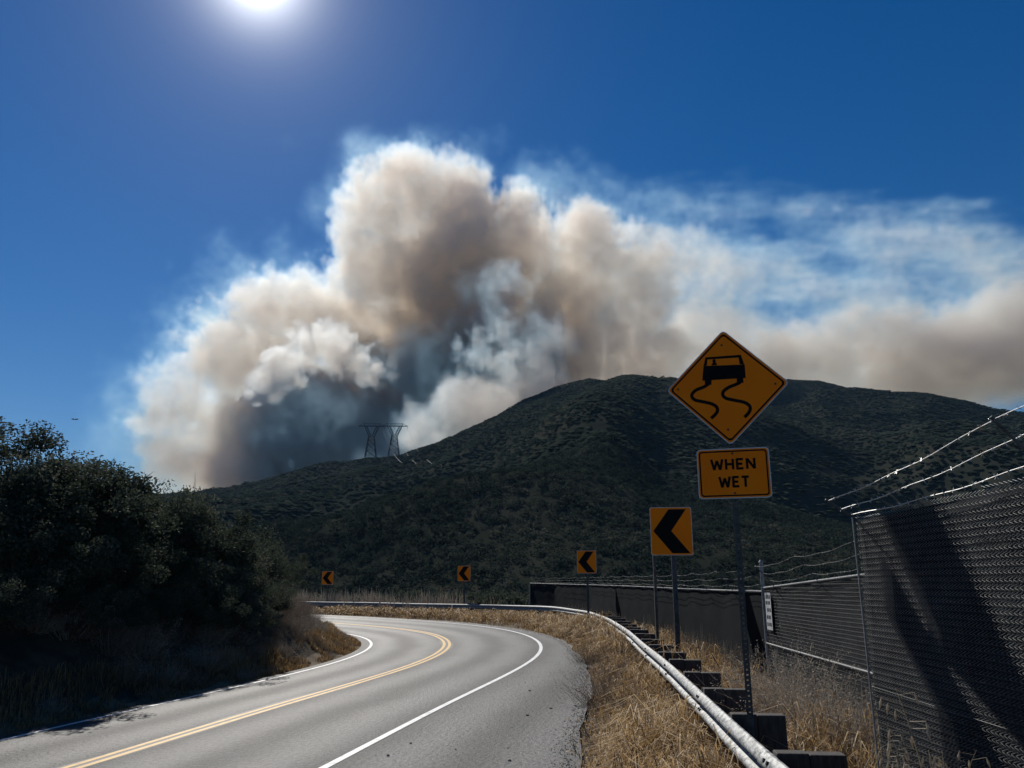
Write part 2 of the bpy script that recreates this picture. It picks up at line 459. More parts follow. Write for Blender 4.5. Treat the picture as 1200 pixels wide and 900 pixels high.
# ------------------------------------------------------------------ hill
RIDGE_PX = [(-500, 600), (-100, 588), (60, 584), (195, 577), (260, 570), (330, 555), (400, 540), (430, 535), (470, 532), (500, 521), (550, 500), (600, 475), (650, 452), (690, 442), (730, 438.5), (770, 441), (800, 442), (860, 443), (920, 443), (960, 445), (1000, 453), (1050, 458), (1090, 460), (1130, 468), (1170, 478), (1200, 482), (1300, 500), (1500, 540), (1900, 590)]
_rr = [pray(a, b) for a, b in RIDGE_PX]
RID_AZ = np.array([math.atan2(v[0], v[1]) for v in _rr]); RID_E = np.array([v[2] / math.hypot(v[0], v[1]) for v in _rr])
def px_az(px, py=560): v = pray(px, py); return math.atan2(v[0], v[1])
def ridge_r(az): return np.interp(az, [px_az(p) for p in (-500, 150, 300, 435, 600, 740, 900, 1000, 1200, 1600)], [1500, 1300, 1100, 1030, 960, 900, 1000, 1120, 1150, 1150])
RID_GAIN = np.ones(len(RID_AZ))
def hill_z(x, y):
    x = np.asarray(x, float); y = np.asarray(y, float)
    az = np.arctan2(x, y); r = np.hypot(x, y)
    e = np.interp(az, RID_AZ, RID_E * RID_GAIN); R = ridge_r(az)
    zr = CAM_H + e * R
    t = np.clip((r - 95) / (R - 95), 0, 3)
    prof = np.where(t < 1, 0.45 * t ** 1.05 + 0.55 * (1 - np.cos(math.pi * np.clip(t, 0, 1))) / 2, 1 - 0.9 * (t - 1) ** 1.2 * 1.3)
    z = -13.5 + (zr + 13.5) * np.maximum(prof, -0.05)
    # spurs and gullies, fading to nothing at the skyline
    fade = sstep(0.04, 0.25, t) * (1 - sstep(0.78, 0.97, t)) + 0.35 * sstep(1.02, 1.3, t)
    g = 1 - np.abs(vnoise(x + 0.35 * y, y * 0.45, 150, 21)) * 2
    g2 = 1 - np.abs(vnoise(x - 0.2 * y, y * 0.5, 62, 22)) * 2
    z = z + fade * (13 * g + 5.5 * g2 + 7 * vnoise(x, y, 240, 23) + 1.6 * vnoise(x, y, 22, 24))
    # the ravine on the right between the main dome and the far ridge
    for (pa, ra, pb, rb, dep, wid) in ((1035, 430, 905, 960, 36, 62), (520, 360, 705, 830, 17, 50), (575, 300, 725, 690, -20, 60), (380, 400, 470, 820, 10, 55), (860, 320, 800, 700, 9, 45)):
        a = np.array([math.sin(px_az(pa)) * ra, math.cos(px_az(pa)) * ra]); b = np.array([math.sin(px_az(pb)) * rb, math.cos(px_az(pb)) * rb])
        d = b - a; L2 = d @ d
        u = np.clip(((x - a[0]) * d[0] + (y - a[1]) * d[1]) / L2, 0, 1)
        dist = np.hypot(x - a[0] - u * d[0], y - a[1] - u * d[1])
        z = z - dep * np.exp(-(dist / wid) ** 2) * np.minimum(1, fade * 1.6)
    return z
def skyline(az):
    rr = np.linspace(300, 1600, 500)
    q = (hill_z(math.sin(az) * rr, math.cos(az) * rr) + 1.6 - CAM_H) / rr
    return float(q.max()), float(rr[q.argmax()])
for _ in range(3):                              # so that the skyline, bushes included, has the measured height
    RID_GAIN = RID_GAIN * np.array([e_ / skyline(a_)[0] for a_, e_ in zip(RID_AZ, RID_E)])
haz = np.radians(np.linspace(-62, 62, 520)); hr = np.concatenate([np.linspace(80, 400, 110), np.linspace(405, 1250, 190), np.linspace(1260, 2000, 30)])
HA, HR = np.meshgrid(haz, hr, indexing='ij')
HX, HY = np.sin(HA) * HR, np.cos(HA) * HR
o = fast_mesh("hill", np.stack([HX, HY, hill_z(HX, HY)], -1).reshape(-1, 3), grid_faces(len(haz), len(hr)), MAT['hill'], smooth=True)
tag(o, kind="structure")

# ------------------------------------------------------------------ carriageway and markings
def ribbon(name, s0, s1, wa, wb, dz, mat, n_w=2, ds=0.5, uv=False, wfun=None):
    ss = np.arange(s0, s1 + 1e-6, ds)
    V = []; UV = []
    for s in ss:
        a = wa(s) if callable(wa) else wa; b = wb(s) if callable(wb) else wb
        w = np.linspace(a, b, n_w)
        V.append(road_pt(np.full(n_w, s), w, dz)); UV.append(np.stack([w, np.full(n_w, s)], -1))
    V = np.concatenate(V); UV = np.concatenate(UV)
    ob = fast_mesh(name, V, grid_faces(len(ss), n_w)[:, ::-1], mat)
    if uv:
        lay = ob.data.uv_layers.new(name="road")
        idx = np.empty(len(ob.data.loops), np.int32); ob.data.loops.foreach_get("vertex_index", idx)
        lay.data.foreach_set("uv", UV[idx].astype(np.float32).ravel())
    return tag(ob, kind="structure")
def ragged(s): return -float(shoulder(s)) + 0.05 * float(vnoise(s, 0, 0.7, 5)) + 0.08 * float(vnoise(s, 0, 2.3, 6))
ribbon("road", -28, 96, lambda s: ragged(s) - 0.05, PAVE_L, 0.0, MAT['asphalt'], 14, 0.25, uv=True)
ribbon("road_edge_line", -28, 96, -0.06, 0.06, 0.004, MAT['white'])
ribbon("road_edge_line", -28, 96, W_L - 0.06, W_L + 0.06, 0.004, MAT['white'])
ribbon("road_centre_line", -28, 96, W_Y + 0.055, W_Y + 0.165, 0.006, MAT['yellow'])
ribbon("road_centre_line", -28, 96, W_Y - 0.165, W_Y - 0.055, 0.006, MAT['yellow'])
ribbon("road_tar_strip", -28, 96, lambda s: W_Y - 0.20 - 0.12 * max(0, float(vnoise(s, 1, 1.9, 31))), lambda s: W_Y + 0.20 + 0.14 * max(0, float(vnoise(s, 2, 2.3, 32))), 0.003, MAT['tar'], 2, 0.3)

# ------------------------------------------------------------------ thin sunlit haze over the valley
def build_haze():
    b = MB().quadbox([(-2450, -2450, -15.5), (2450, -2450, -15.5), (2450, 2070, -15.5), (-2450, 2070, -15.5), (-2450, -2450, 650), (2450, -2450, 650), (2450, 2070, 650), (-2450, 2070, 650)])
    m = bpy.data.materials.new("thin_haze"); m.use_nodes = True
    n, l = m.node_tree.nodes, m.node_tree.links; n.clear()
    o = n.new("ShaderNodeOutputMaterial"); v = n.new("ShaderNodeVolumePrincipled")
    v.inputs["Color"].default_value = (0.36, 0.66, 1.0, 1); v.inputs["Density"].default_value = 0.000045; v.inputs["Anisotropy"].default_value = 0.0
    l.new(v.outputs[0], o.inputs["Volume"])
    return tag(b.build("haze", m), "thin blue haze filling the valley air", kind="stuff")
build_haze()
# ------------------------------------------------------------------ guardrail
def smooth_path(pts, n=12):
    pts = np.array(pts, float); out = []
    for i in range(len(pts) - 1):
        p0, p1, p2, p3 = pts[max(i - 1, 0)], pts[i], pts[i + 1], pts[min(i + 2, len(pts) - 1)]
        for t in np.linspace(0, 1, n, endpoint=False):
            out.append(0.5 * ((2 * p1) + (-p0 + p2) * t + (2 * p0 - 5 * p1 + 4 * p2 - p3) * t * t + (-p0 + 3 * p1 - 3 * p2 + p3) * t ** 3))
    out.append(pts[-1]); out = np.array(out)
    d = np.concatenate([[0], np.cumsum(np.hypot(*np.diff(out[:, :2], axis=0).T))])
    return out, d
RAIL_TOP = 0.90
_rp = [on_ground(*p, z=RAIL_TOP) for p in [(925, 900), (812, 800), (755, 753), (722, 729), (692, 717), (650, 711), (600, 709), (540, 708), (450, 706.2), (350, 704.6)]]
_rp = [(1.15, -6.0), (1.55, -0.5)] + _rp + [(-24.0, 68.5), (-33.0, 70.5)]
RAIL, RAIL_D = smooth_path(_rp)
def rail_at(d):
    x = np.interp(d, RAIL_D, RAIL[:, 0]); y = np.interp(d, RAIL_D, RAIL[:, 1])
    x2 = np.interp(d + 0.05, RAIL_D, RAIL[:, 0]); y2 = np.interp(d + 0.05, RAIL_D, RAIL[:, 1])
    t = np.array([x2 - x, y2 - y]); t /= np.linalg.norm(t) + 1e-9
    return np.array([x, y]), t, np.array([t[1], -t[0]])        # point, along, away from the road
# W profile: (offset towards the road, height below the rail top)
WPROF = [(0.000, -0.012), (0.012, 0.0), (0.026, -0.006), (0.058, -0.035), (0.080, -0.062), (0.085, -0.080), (0.080, -0.096), (0.056, -0.116), (0.022, -0.134), (0.004, -0.146), (0.0, -0.156),
         (0.004, -0.166), (0.022, -0.178), (0.056, -0.196), (0.080, -0.216), (0.085, -0.232), (0.080, -0.250), (0.058, -0.277), (0.026, -0.306), (0.012, -0.312), (0.0, -0.300)]
rail_root = thing("guardrail", "galvanised W-beam guardrail with dark timber posts curving along the verge", "guardrail", (*rail_at(6.0)[0], 0.1))
def rail_z(d):
    p, t, n = rail_at(d)
    return RAIL_TOP + 0.008 * math.sin(d * 0.7)
SEC = 3.81; d0 = 1.35
n_sec = int((RAIL_D[-1] - d0) / SEC)
wood_v = noise = None
for k in range(n_sec):
    a, b = d0 + k * SEC - 0.16, d0 + (k + 1) * SEC + 0.16
    m = max(6, int((b - a) / 0.45)); V = []; Fq = []
    for side in (0, 1):
        for i, d in enumerate(np.linspace(a, b, m + 1)):
            p, t, nn = rail_at(d); z = rail_z(d)
            lap = 0.015 if d > b - 0.32 else 0.0                       # the upstream sheet laps over the next one
            for (u, v) in WPROF:
                q = p - nn * (u + lap - side * 0.004)
                V.append((q[0], q[1], z + v))
    npf = len(WPROF); half = (m + 1) * npf
    for side in (0, 1):
        for i in range(m):
            for j in range(npf - 1):
                q = [side * half + i * npf + j, side * half + i * npf + j + 1, side * half + (i + 1) * npf + j + 1, side * half + (i + 1) * npf + j]
                Fq.append(q if side == 0 else q[::-1])
    link_mesh("rail_section", V, Fq, MAT['galv'], rail_root, smooth=True)
# posts, blocks and bolts
SP_ = SEC / 2
n_post = int((RAIL_D[-1] - d0) / SP_)
for k in range(n_post):
    d = d0 + (k + 0.0) * SP_
    p, t, nn = rail_at(d); z = rail_z(d)
    if p[1] > 90: continue
    gz = float(tz(p[0] + nn[0] * 0.40, p[1] + nn[1] * 0.40))
    jit = random.uniform(-0.015, 0.015)
    e3 = np.array([nn[0], nn[1], 0]); t3 = np.array([t[0], t[1], 0])
    c = np.array([p[0], p[1], 0]) + e3 * 0.131 + np.array([0, 0, z - 0.145 + jit])
    bb = MB().box(c, (0.25, 0.15, 0.36), e3, t3).build("block", MAT['wood'], rail_root)
    top = z + 0.028 + jit
    c2 = np.array([p[0], p[1], 0]) + e3 * 0.398 + np.array([0, 0, (top + gz - 0.3) / 2])
    pp = MB().box(c2, (0.28, 0.155, top - gz + 0.3), e3, t3).build("post", MAT['wood'], rail_root)
    for ob in (bb, pp):
        if p[1] < 30:
            md = ob.modifiers.new("bevel", 'BEVEL'); md.width = 0.012; md.segments = 2
    if p[1] < 24:
        # the bolt in the valley of the beam, plus eight splice bolts at the laps
        MB().tube([np.append(p - nn * (-0.002), z - 0.156), np.append(p - nn * 0.018, z - 0.156)], 0.017, 6).build("bolt", MAT['bolt'], rail_root)
        if k % 2 == 0:
            for du in (-0.11, 0.0):
                for hv in (-0.052, -0.112, -0.200, -0.262):
                    q, tt, n2 = rail_at(d + du)
                    u = np.interp(-hv, [-v for (_, v) in WPROF[1:-1]], [uu for (uu, _) in WPROF[1:-1]])
                    MB().tube([np.append(q - n2 * (u - 0.004), z + hv), np.append(q - n2 * (u + 0.017), z + hv + (0.008 if hv in (-0.052, -0.2) else -0.008))], 0.018, 6).build("bolt", MAT['bolt'], rail_root)

# ------------------------------------------------------------------ signs
def rounded(poly, r, seg=5):
    out = []; n = len(poly)
    for i in range(n):
        p0, p1, p2 = (np.array(poly[j % n], float) for j in (i - 1, i, i + 1))
        a = (p0 - p1) / np.linalg.norm(p0 - p1); b = (p2 - p1) / np.linalg.norm(p2 - p1)
        ang = math.acos(np.clip(a @ b, -1, 1)); d = r / math.tan(ang / 2)
        c = p1 + (a + b) / np.linalg.norm(a + b) * (r / math.sin(ang / 2))
        s, e = p1 + a * d - c, p1 + b * d - c
        a0 = math.atan2(s[1], s[0]); a1 = math.atan2(e[1], e[0])
        da = (a1 - a0 + math.pi) % (2 * math.pi) - math.pi
        for k in range(seg + 1):
            out.append((c[0] + r * math.cos(a0 + da * k / seg), c[1] + r * math.sin(a0 + da * k / seg)))
    return out
def ring(mb, outer, inner, o, u, v, w, t0, t1):
    o, u, v, w = (np.array(a, float) for a in (o, u, v, w)); n = len(outer); b = len(mb.v)
    for t in (t0, t1):
        for P in (outer, inner):
            for (a, c) in P: mb.v.append(tuple(o + a * u + c * v + t * w))
    for i in range(n):
        j = (i + 1) % n
        mb.f.append((b + 2 * n + i, b + 2 * n + j, b + 3 * n + j, b + 3 * n + i))
        mb.f.append((b + i, b + j, b + 2 * n + j, b + 2 * n + i))
        mb.f.append((b + n + j, b + n + i, b + 3 * n + i, b + 3 * n + j))
def stroke(mb, pts, w_, o, u, v, w, t0, t1, close=False):
    """flat thick line through 2D points, made as one strip"""
    P = np.array(pts, float); n = len(P); L = []; R = []
    for i in range(n):
        d = P[min(i + 1, n - 1)] - P[max(i - 1, 0)]; d /= np.linalg.norm(d) + 1e-9
        q = np.array([-d[1], d[0]]) * w_ / 2; L.append(P[i] + q); R.append(P[i] - q)
    for i in range(n - 1):
        mb.prism([tuple(R[i]), tuple(R[i + 1]), tuple(L[i + 1]), tuple(L[i])], o, u, v, w, t0, t1)
def scale_poly(P, k): return [(a * k, c * k) for a, c in P]

YAW = math.radians(17)
SU = np.array([math.cos(YAW), -math.sin(YAW), 0]); SV = np.array([0, 0, 1.0]); SWN = np.array([-math.sin(YAW), -math.cos(YAW), 0])   # right, up, out of the face
Y_S = 8.45
dc = at_y(852, 454, Y_S); pc = at_y(858.5, 555, Y_S); pb = at_y(880, 836, Y_S)
pole_x = (pc[0] + pb[0]) / 2
dc[0] = pole_x - 0.006; pc[0] = pole_x + 0.004
gzs = float(tz(pole_x, Y_S))
sg = thing("warning_sign", "amber diamond slippery road sign with WHEN WET plaque on perforated post", "road sign", (pole_x, Y_S, gzs))
po = np.array([pole_x, Y_S, 0])
# perforated square post: four corner strips with bridges, so the holes are real
mb = MB(); hw = 0.029; z0, z1 = gzs - 0.4, dc[2] + 0.60
pitch = 0.05
rot = [SU, -SWN]
for (ux, uy) in ((SU, SWN), (-SU, -SWN), (SWN, -SU), (-SWN, SU)):
    cface = po + np.array(uy) * hw
    for sgn in (-1, 1):
        mb.box(cface + np.array(ux) * sgn * 0.0195 + np.array([0, 0, (z0 + z1) / 2]), (0.0195, 0.003, z1 - z0), ux, uy)
    z = z0
    while z < z1 - 0.05:
        mb.box(cface + np.array([0, 0, z + 0.0145]), (0.0196, 0.0028, 0.029), ux, uy); z += pitch
mb.build("post", MAT['steel'], sg)
HALF = 0.914 / math.sqrt(2)
dia = [(0, -HALF), (HALF, 0), (0, HALF), (-HALF, 0)]
od = np.array([dc[0], Y_S, dc[2]]) + SWN * (hw + 0.004)
pan = MB().prism(rounded(dia, 0.045), od, SU, SV, SWN, 0, 0.003).build("diamond_panel", MAT['sign_yellow'], sg)
b2 = MB(); ring(b2, rounded(scale_poly(dia, 0.955), 0.04), rounded(scale_poly(dia, 0.915), 0.034), od, SU, SV, SWN, 0.003, 0.0042); b2.build("border", MAT['sign_black'], pan)
b3 = MB(); ring(b3, rounded(scale_poly(dia, 1.012), 0.046), rounded(scale_poly(dia, 0.992), 0.045), od, SU, SV, SWN, -0.002, 0.0038); b3.build("rim", MAT['sign_edge'], pan)
A = np.linalg.inv(np.array([[244.0, -14.0], [-23.0, -237.5]]))
def zp(x, y):                                   # measured sign print -> sign units
    q = A @ np.array([x - 332.0, y - 301.0]); return (q[0] * HALF, q[1] * HALF)
T0, T1 = 0.003, 0.0042
car = MB()
car.prism([zp(*p) for p in [(233, 278), (408, 263), (405, 207), (238, 216)]], od, SU, SV, SWN, T0, T1)
car.prism([zp(*p) for p in [(238, 216), (252, 213.8), (254, 183), (246, 179)]], od, SU, SV, SWN, T0, T1)
car.prism([zp(*p) for p in [(385, 206.5), (403, 207), (390, 166), (379, 170)]], od, SU, SV, SWN, T0, T1)
car.prism([zp(*p) for p in [(246, 179), (254, 188), (383, 177.5), (390, 166)]], od, SU, SV, SWN, T0, T1)
car.prism([zp(*p) for p in [(244, 297), (270, 295), (271, 274), (243, 276)]], od, SU, SV, SWN, T0, T1)
car.prism([zp(*p) for p in [(373, 286), (399, 284), (398, 262), (372, 264)]], od, SU, SV, SWN, T0, T1)
car.prism([zp(*p) for p in [(272, 213), (293, 211.5), (291, 203), (287, 199), (289, 192), (284, 186), (277, 187), (274, 193), (277, 201), (272, 206)]], od, SU, SV, SWN, T0 + 0.0002, T1)
car.build("car_symbol", MAT['sign_black'], pan)
for pts in ([(258, 292), (238, 305), (208, 318), (191, 336), (192, 350), (206, 361), (238, 367), (270, 374), (290, 386), (294, 402), (284, 419), (268, 434)],
            [(387, 282), (366, 292), (338, 305), (318, 322), (317, 338), (330, 350), (364, 357), (400, 364), (420, 376), (424, 392), (416, 409), (401, 425)]):
    P2, _ = smooth_path([zp(*p) for p in pts], 4)
    s_ = MB(); stroke(s_, P2, 0.036, od, SU, SV, SWN, T0, T1); s_.build("skid_mark", MAT['sign_black'], pan)
for (x, y) in ((312, 126), (336, 478), (133, 318), (524, 285)):
    q = zp(x, y); c = od + q[0] * SU + q[1] * SV
    MB().tube([c + SWN * 0.001, c + SWN * 0.009], 0.012, 6).build("bolt", MAT['bolt'], pan)
# plaque
PW, PH = 0.742, 0.525
op = np.array([pc[0], Y_S, pc[2]]) + SWN * (hw + 0.004)
rect = lambda w, h: [(-w / 2, -h / 2), (w / 2, -h / 2), (w / 2, h / 2), (-w / 2, h / 2)]
pq = MB().prism(rounded(rect(PW, PH), 0.04), op, SU, SV, SWN, 0, 0.003).build("plaque", MAT['sign_yellow'], sg)
b2 = MB(); ring(b2, rounded(rect(PW - 0.036, PH - 0.036), 0.032), rounded(rect(PW - 0.066, PH - 0.066), 0.022), op, SU, SV, SWN, T0, T1); b2.build("border", MAT['sign_black'], pq)
b3 = MB(); ring(b3, rounded(rect(PW + 0.012, PH + 0.012), 0.042), rounded(rect(PW - 0.008, PH - 0.008), 0.04), op, SU, SV, SWN, -0.002, 0.0038); b3.build("rim", MAT['sign_edge'], pq)
GLY = {'W': (1.12, [[(0.02, 1), (0.27, 0)], [(0.27, 0), (0.56, 0.86)], [(0.56, 0.86), (0.85, 0)], [(0.85, 0), (1.10, 1)]]),
       'H': (0.80, [[(0.07, 0), (0.07, 1)], [(0.73, 0), (0.73, 1)], [(0.07, 0.5), (0.73, 0.5)]]),
       'E': (0.70, [[(0.07, 0), (0.07, 1)], [(0.0, 0.93), (0.66, 0.93)], [(0.07, 0.5), (0.58, 0.5)], [(0.0, 0.07), (0.66, 0.07)]]),
       'N': (0.84, [[(0.07, 0), (0.07, 1)], [(0.77, 0), (0.77, 1)], [(0.09, 0.96), (0.75, 0.04)]]),
       'T': (0.74, [[(0.0, 0.93), (0.74, 0.93)], [(0.37, 0), (0.37, 0.9)]])}
def word(txt, cy, h, width):
    tot = sum(GLY[c][0] for c in txt) + 0.26 * (len(txt) - 1); k = width / tot; x = -width / 2
    for c in txt:
        g = MB()
        for i, (a, b) in enumerate(GLY[c][1]):
            pts = [(x + a[0] * k, cy - h / 2 + a[1] * h), (x + b[0] * k, cy - h / 2 + b[1] * h)]
            stroke(g, pts, 0.0255, op, SU, SV, SWN, T0, T1 + i * 0.00012)
        g.build("letter_" + c.lower(), MAT['sign_black'], pq)
        x += (GLY[c][0] + 0.26) * k
word("WHEN", 0.098, 0.115, 0.455)
word("WET", -0.092, 0.115, 0.305)
for yy in (PH / 2 - 0.05, -PH / 2 + 0.05):
    c = op + yy * SV
    MB().tube([c + SWN * 0.001, c + SWN * 0.010], 0.012, 6).build("bolt", MAT['bolt'], pq)

# chevron boards
CW, CH = 0.92, 1.06
def chevron(px, py, Y, yaw, label, sink=0.0, second=None):
    c = at_y(px, py, Y)
    u = np.array([math.cos(yaw), -math.sin(yaw), 0]); w = np.array([-math.sin(yaw), -math.cos(yaw), 0]); v = np.array([0, 0, 1.0])
    gz_ = float(tz(c[0], Y))
    t = thing("chevron_sign", label, "road sign", (c[0], Y, gz_), "chevron boards round the bend")
    MB().box((c[0], Y, (gz_ - 0.4 + c[2] + CH / 2 - 0.06) / 2), (0.055, 0.055, c[2] + CH / 2 - 0.06 - gz_ + 0.4), u, w).build("post", MAT['steel'], t)
    mbx = MB()
    mbx.box(np.array([c[0], Y, (gz_ - 0.4 + c[2]) / 2]) + u * 0.056, (0.05, 0.03, c[2] - gz_ + 0.4), u, w)
    if second is None: mbx.build("post_channel", MAT['steel'], t)
    o_ = np.array([c[0], Y, c[2]]) + w * 0.034 + u * 0.0
    pn = MB().prism(rounded(rect(CW, CH), 0.045), o_, u, v, w, 0, 0.003).build("panel", MAT['sign_yellow'], t)
    r_ = MB(); ring(r_, rounded(rect(CW + 0.014, CH + 0.014), 0.046), rounded(rect(CW - 0.008, CH - 0.008), 0.045), o_, u, v, w, -0.002, 0.0036); r_.build("rim", MAT['sign_edge'], pn)
    q = [((x - 164) / 208 * CW, (191.5 - y) / 247 * CH) for (x, y) in ((155, 77), (243, 77), (164, 191), (255, 306), (165, 306), (73, 191))]
    a_ = MB(); a_.prism([q[0], q[5], q[2], q[1]][::1], o_, u, v, w, 0.003, 0.0042); a_.prism([q[5], q[4], q[3], q[2]], o_, u, v, w, 0.003, 0.0042)
    a_.build("arrow", MAT['sign_black'], pn)
    for yy in (-0.43, 0.43):
        cc = o_ + v * yy
        MB().tube([cc + w * 0.001, cc + w * 0.01], 0.012, 6).build("bolt", MAT['bolt'], pn)
    return t
chevron(786.5, 622.5, 18.2, math.radians(6), "amber left chevron board just past the slippery road sign")
chevron(687.5, 658.5, 39.0, math.radians(10), "amber left chevron board in front of the far fence end")
chevron(544, 672, 58.0, math.radians(8), "amber left chevron board at the middle of the bend behind the guardrail")
chevron(384, 677.3, 67.5, math.radians(-6), "amber left chevron board beside the dark bank where the road disappears")
# spare thin post left of the large chevron board
c = at_y(768, 690, 21.5); g_ = float(tz(c[0], 21.5))
o = MB().box((c[0], 21.5, (g_ - 0.4 + 3.0) / 2), (0.07, 0.07, 3.0 - g_ + 0.4)).build("marker_post", MAT['steel'])
tag(o, "thin bare steel post standing behind the large chevron board", "post")

# ------------------------------------------------------------------ chain-link fences
def chain_link(P0, P1, zb0, zb1, zt0, zt1, pitch, wr, name, parent, off, mat='wire'):
    """woven zigzag wires between two plan points; off moves them off the screen"""
    P0, P1 = np.array(P0, float), np.array(P1, float); L = np.linalg.norm(P1 - P0)
    d = (P1 - P0) / L; nrm = np.array([d[1], -d[0]])
    nw = int(L / pitch) + 1; VV = []; FF = []; base = 0
    hs = pitch * 0.52
    for k in range(nw):
        a0 = k * pitch; f = a0 / L
        zb = zb0 + (zb1 - zb0) * f; zt = zt0 + (zt1 - zt0) * f
        m = int((zt - zb) / hs)
        if m < 2: continue
        i = np.arange(m + 1)
        sag = 0.012 * np.sin(i * 0.21 + k * 0.13)
        al = a0 + np.where((i % 2) == 0, -0.012, pitch + 0.012) + 0.002 * rng.normal(size=m + 1)
        zz = zb + i * hs
        dep = off + np.where((i % 2) == 0, wr, -wr) * 0.9
        C = np.stack([P0[0] + d[0] * al + nrm[0] * dep, P0[1] + d[1] * al + nrm[1] * dep, zz], -1)
        tri = []
        for ang in (90, 210, 330):
            ca, sa = math.cos(math.radians(ang)) * wr, math.sin(math.radians(ang)) * wr
            tri.append(C + np.stack([np.full(m + 1, nrm[0] * ca), np.full(m + 1, nrm[1] * ca), np.full(m + 1, sa)], -1))
        V = np.stack(tri, 1).reshape(-1, 3); VV.append(V)
        i3 = np.arange(m) * 3 + base
        for q in range(3):
            q2 = (q + 1) % 3
            FF.append(np.stack([i3 + q, i3 + q2, i3 + 3 + q2, i3 + 3 + q], 1))
        base += len(V)
    o = fast_mesh(name, np.concatenate(VV), np.concatenate(FF), MAT[mat], parent)
    o["kind"] = "stuff"
    return o
def barbed(name, p0, p1, parent, sag=0.03, step=0.13, r_=0.0032, barbs=True, mat='barb'):
    p0, p1 = np.array(p0, float), np.array(p1, float); L = np.linalg.norm(p1 - p0); n = max(6, int(L / 0.18))
    ts = np.linspace(0, 1, n); b = MB()
    pts = [p0 + (p1 - p0) * t + np.array([0, 0, -sag * 4 * t * (1 - t) + 0.006 * math.sin(t * L * 6)]) for t in ts]
    b.tube(pts, r_, 4)
    if barbs:
        for t in np.arange(0.0, L, step) / L:
            c = p0 + (p1 - p0) * t + np.array([0, 0, -sag * 4 * t * (1 - t)])
            for q in range(2):
                v = np.array([random.uniform(-1, 1) for _ in range(3)]); v *= 0.022 / np.linalg.norm(v)
                b.tube([c - v, c + v], r_ * 0.7, 3)
    return b.build(name, MAT[mat], parent)

# near fence: runs along the right of the camera
FX = 3.22; FY0 = 7.50; FY1 = -4.0
ztl = at_y(1001, 609, FY0)[2]; ztr = CAM_H + 0.66 + 0.0
zt_at = lambda y: np.interp(y, [FY1, 4.95, FY0], [ztr + 0.10, at_y(1200, 563, 4.95)[2], ztl])
zb_at = lambda y: 0.30 + 0.02 * math.sin(y * 2.0)
nf = thing("chain_link_fence", "tall dark screened chain-link fence with leaning barbed wire arms, nearest the roadside sign", "fence", (FX, FY0, zb_at(FY0)))
nf["label"] = "tall dark screened chain-link fence the warning sign casts its shadow on"
ys = np.linspace(FY1, FY0, 60); V = []; Fq = []
for i, y in enumerate(ys):
    for j, f in enumerate(np.linspace(0, 1, 14)):
        zz = zb_at(y) + f * (zt_at(y) - 0.015 - zb_at(y))
        V.append((FX + 0.035 + 0.010 * math.sin(y * 3.1 + f * 2) + 0.008 * math.sin(f * 9 + y), y, zz))
for i in range(59):
    for j in range(13):
        a = i * 14 + j; Fq.append((a, a + 1, a + 15, a + 14))
link_mesh("privacy_screen", V, Fq, MAT['screen'], nf, smooth=True)
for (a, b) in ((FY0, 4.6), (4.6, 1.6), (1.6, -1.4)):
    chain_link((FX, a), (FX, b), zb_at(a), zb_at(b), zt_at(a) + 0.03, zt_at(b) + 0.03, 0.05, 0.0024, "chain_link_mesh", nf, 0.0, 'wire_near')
for y in (FY0, 4.75, 1.9, -1.0, FY1):
    MB().tube([(FX + 0.075, y, zb_at(y) - 0.4), (FX + 0.075, y, zt_at(y) - 0.01)], 0.030 if y < FY0 else 0.024, 10).build("post", MAT['steel'], nf)
# strands and outward arms
sl = [at_y(998, 603, FY0), at_y(985, 597, FY0), at_y(970, 587, FY0)]
sr = [at_y(1200, 545, 5.0), at_y(1200, 509, 4.72), at_y(1200, 474, 4.45)]
for y, arm in ((FY0, 1), (4.75, 1), (1.9, 1), (-1.0, 1)):
    q = [l_ + (r_ - l_) * ((y - l_[1]) / (r_[1] - l_[1])) for l_, r_ in zip(sl, sr)]
    MB().tube([(FX + 0.06, y, zt_at(y) - 0.02), q[2] + np.array([-0.02, 0, 0.015])], 0.011, 5).build("arm", MAT['steel'], nf)
for l_, r_ in zip(sl, sr):
    k = (FY1 - l_[1]) / (r_[1] - l_[1]); e_ = l_ + (r_ - l_) * k
    prev = l_
    for y in (4.75, 1.9, -1.0, FY1):
        nx_ = l_ + (r_ - l_) * ((y - l_[1]) / (r_[1] - l_[1]))
        barbed("barbed_wire", prev, nx_, nf, sag=0.035); prev = nx_
# lower tension rail showing through
MB().tube([(FX - 0.006, FY0, 1.32), (FX - 0.006, FY1, 1.15)], 0.0015, 4).build("tension_wire", MAT['wire'], nf)
# edge bar
MB().tube([(FX - 0.01, FY0 + 0.015, zb_at(FY0) - 0.25), (FX - 0.01, FY0 + 0.015, ztl + 0.04)], 0.008, 6).build("tension_bar", MAT['fsteel'], nf)

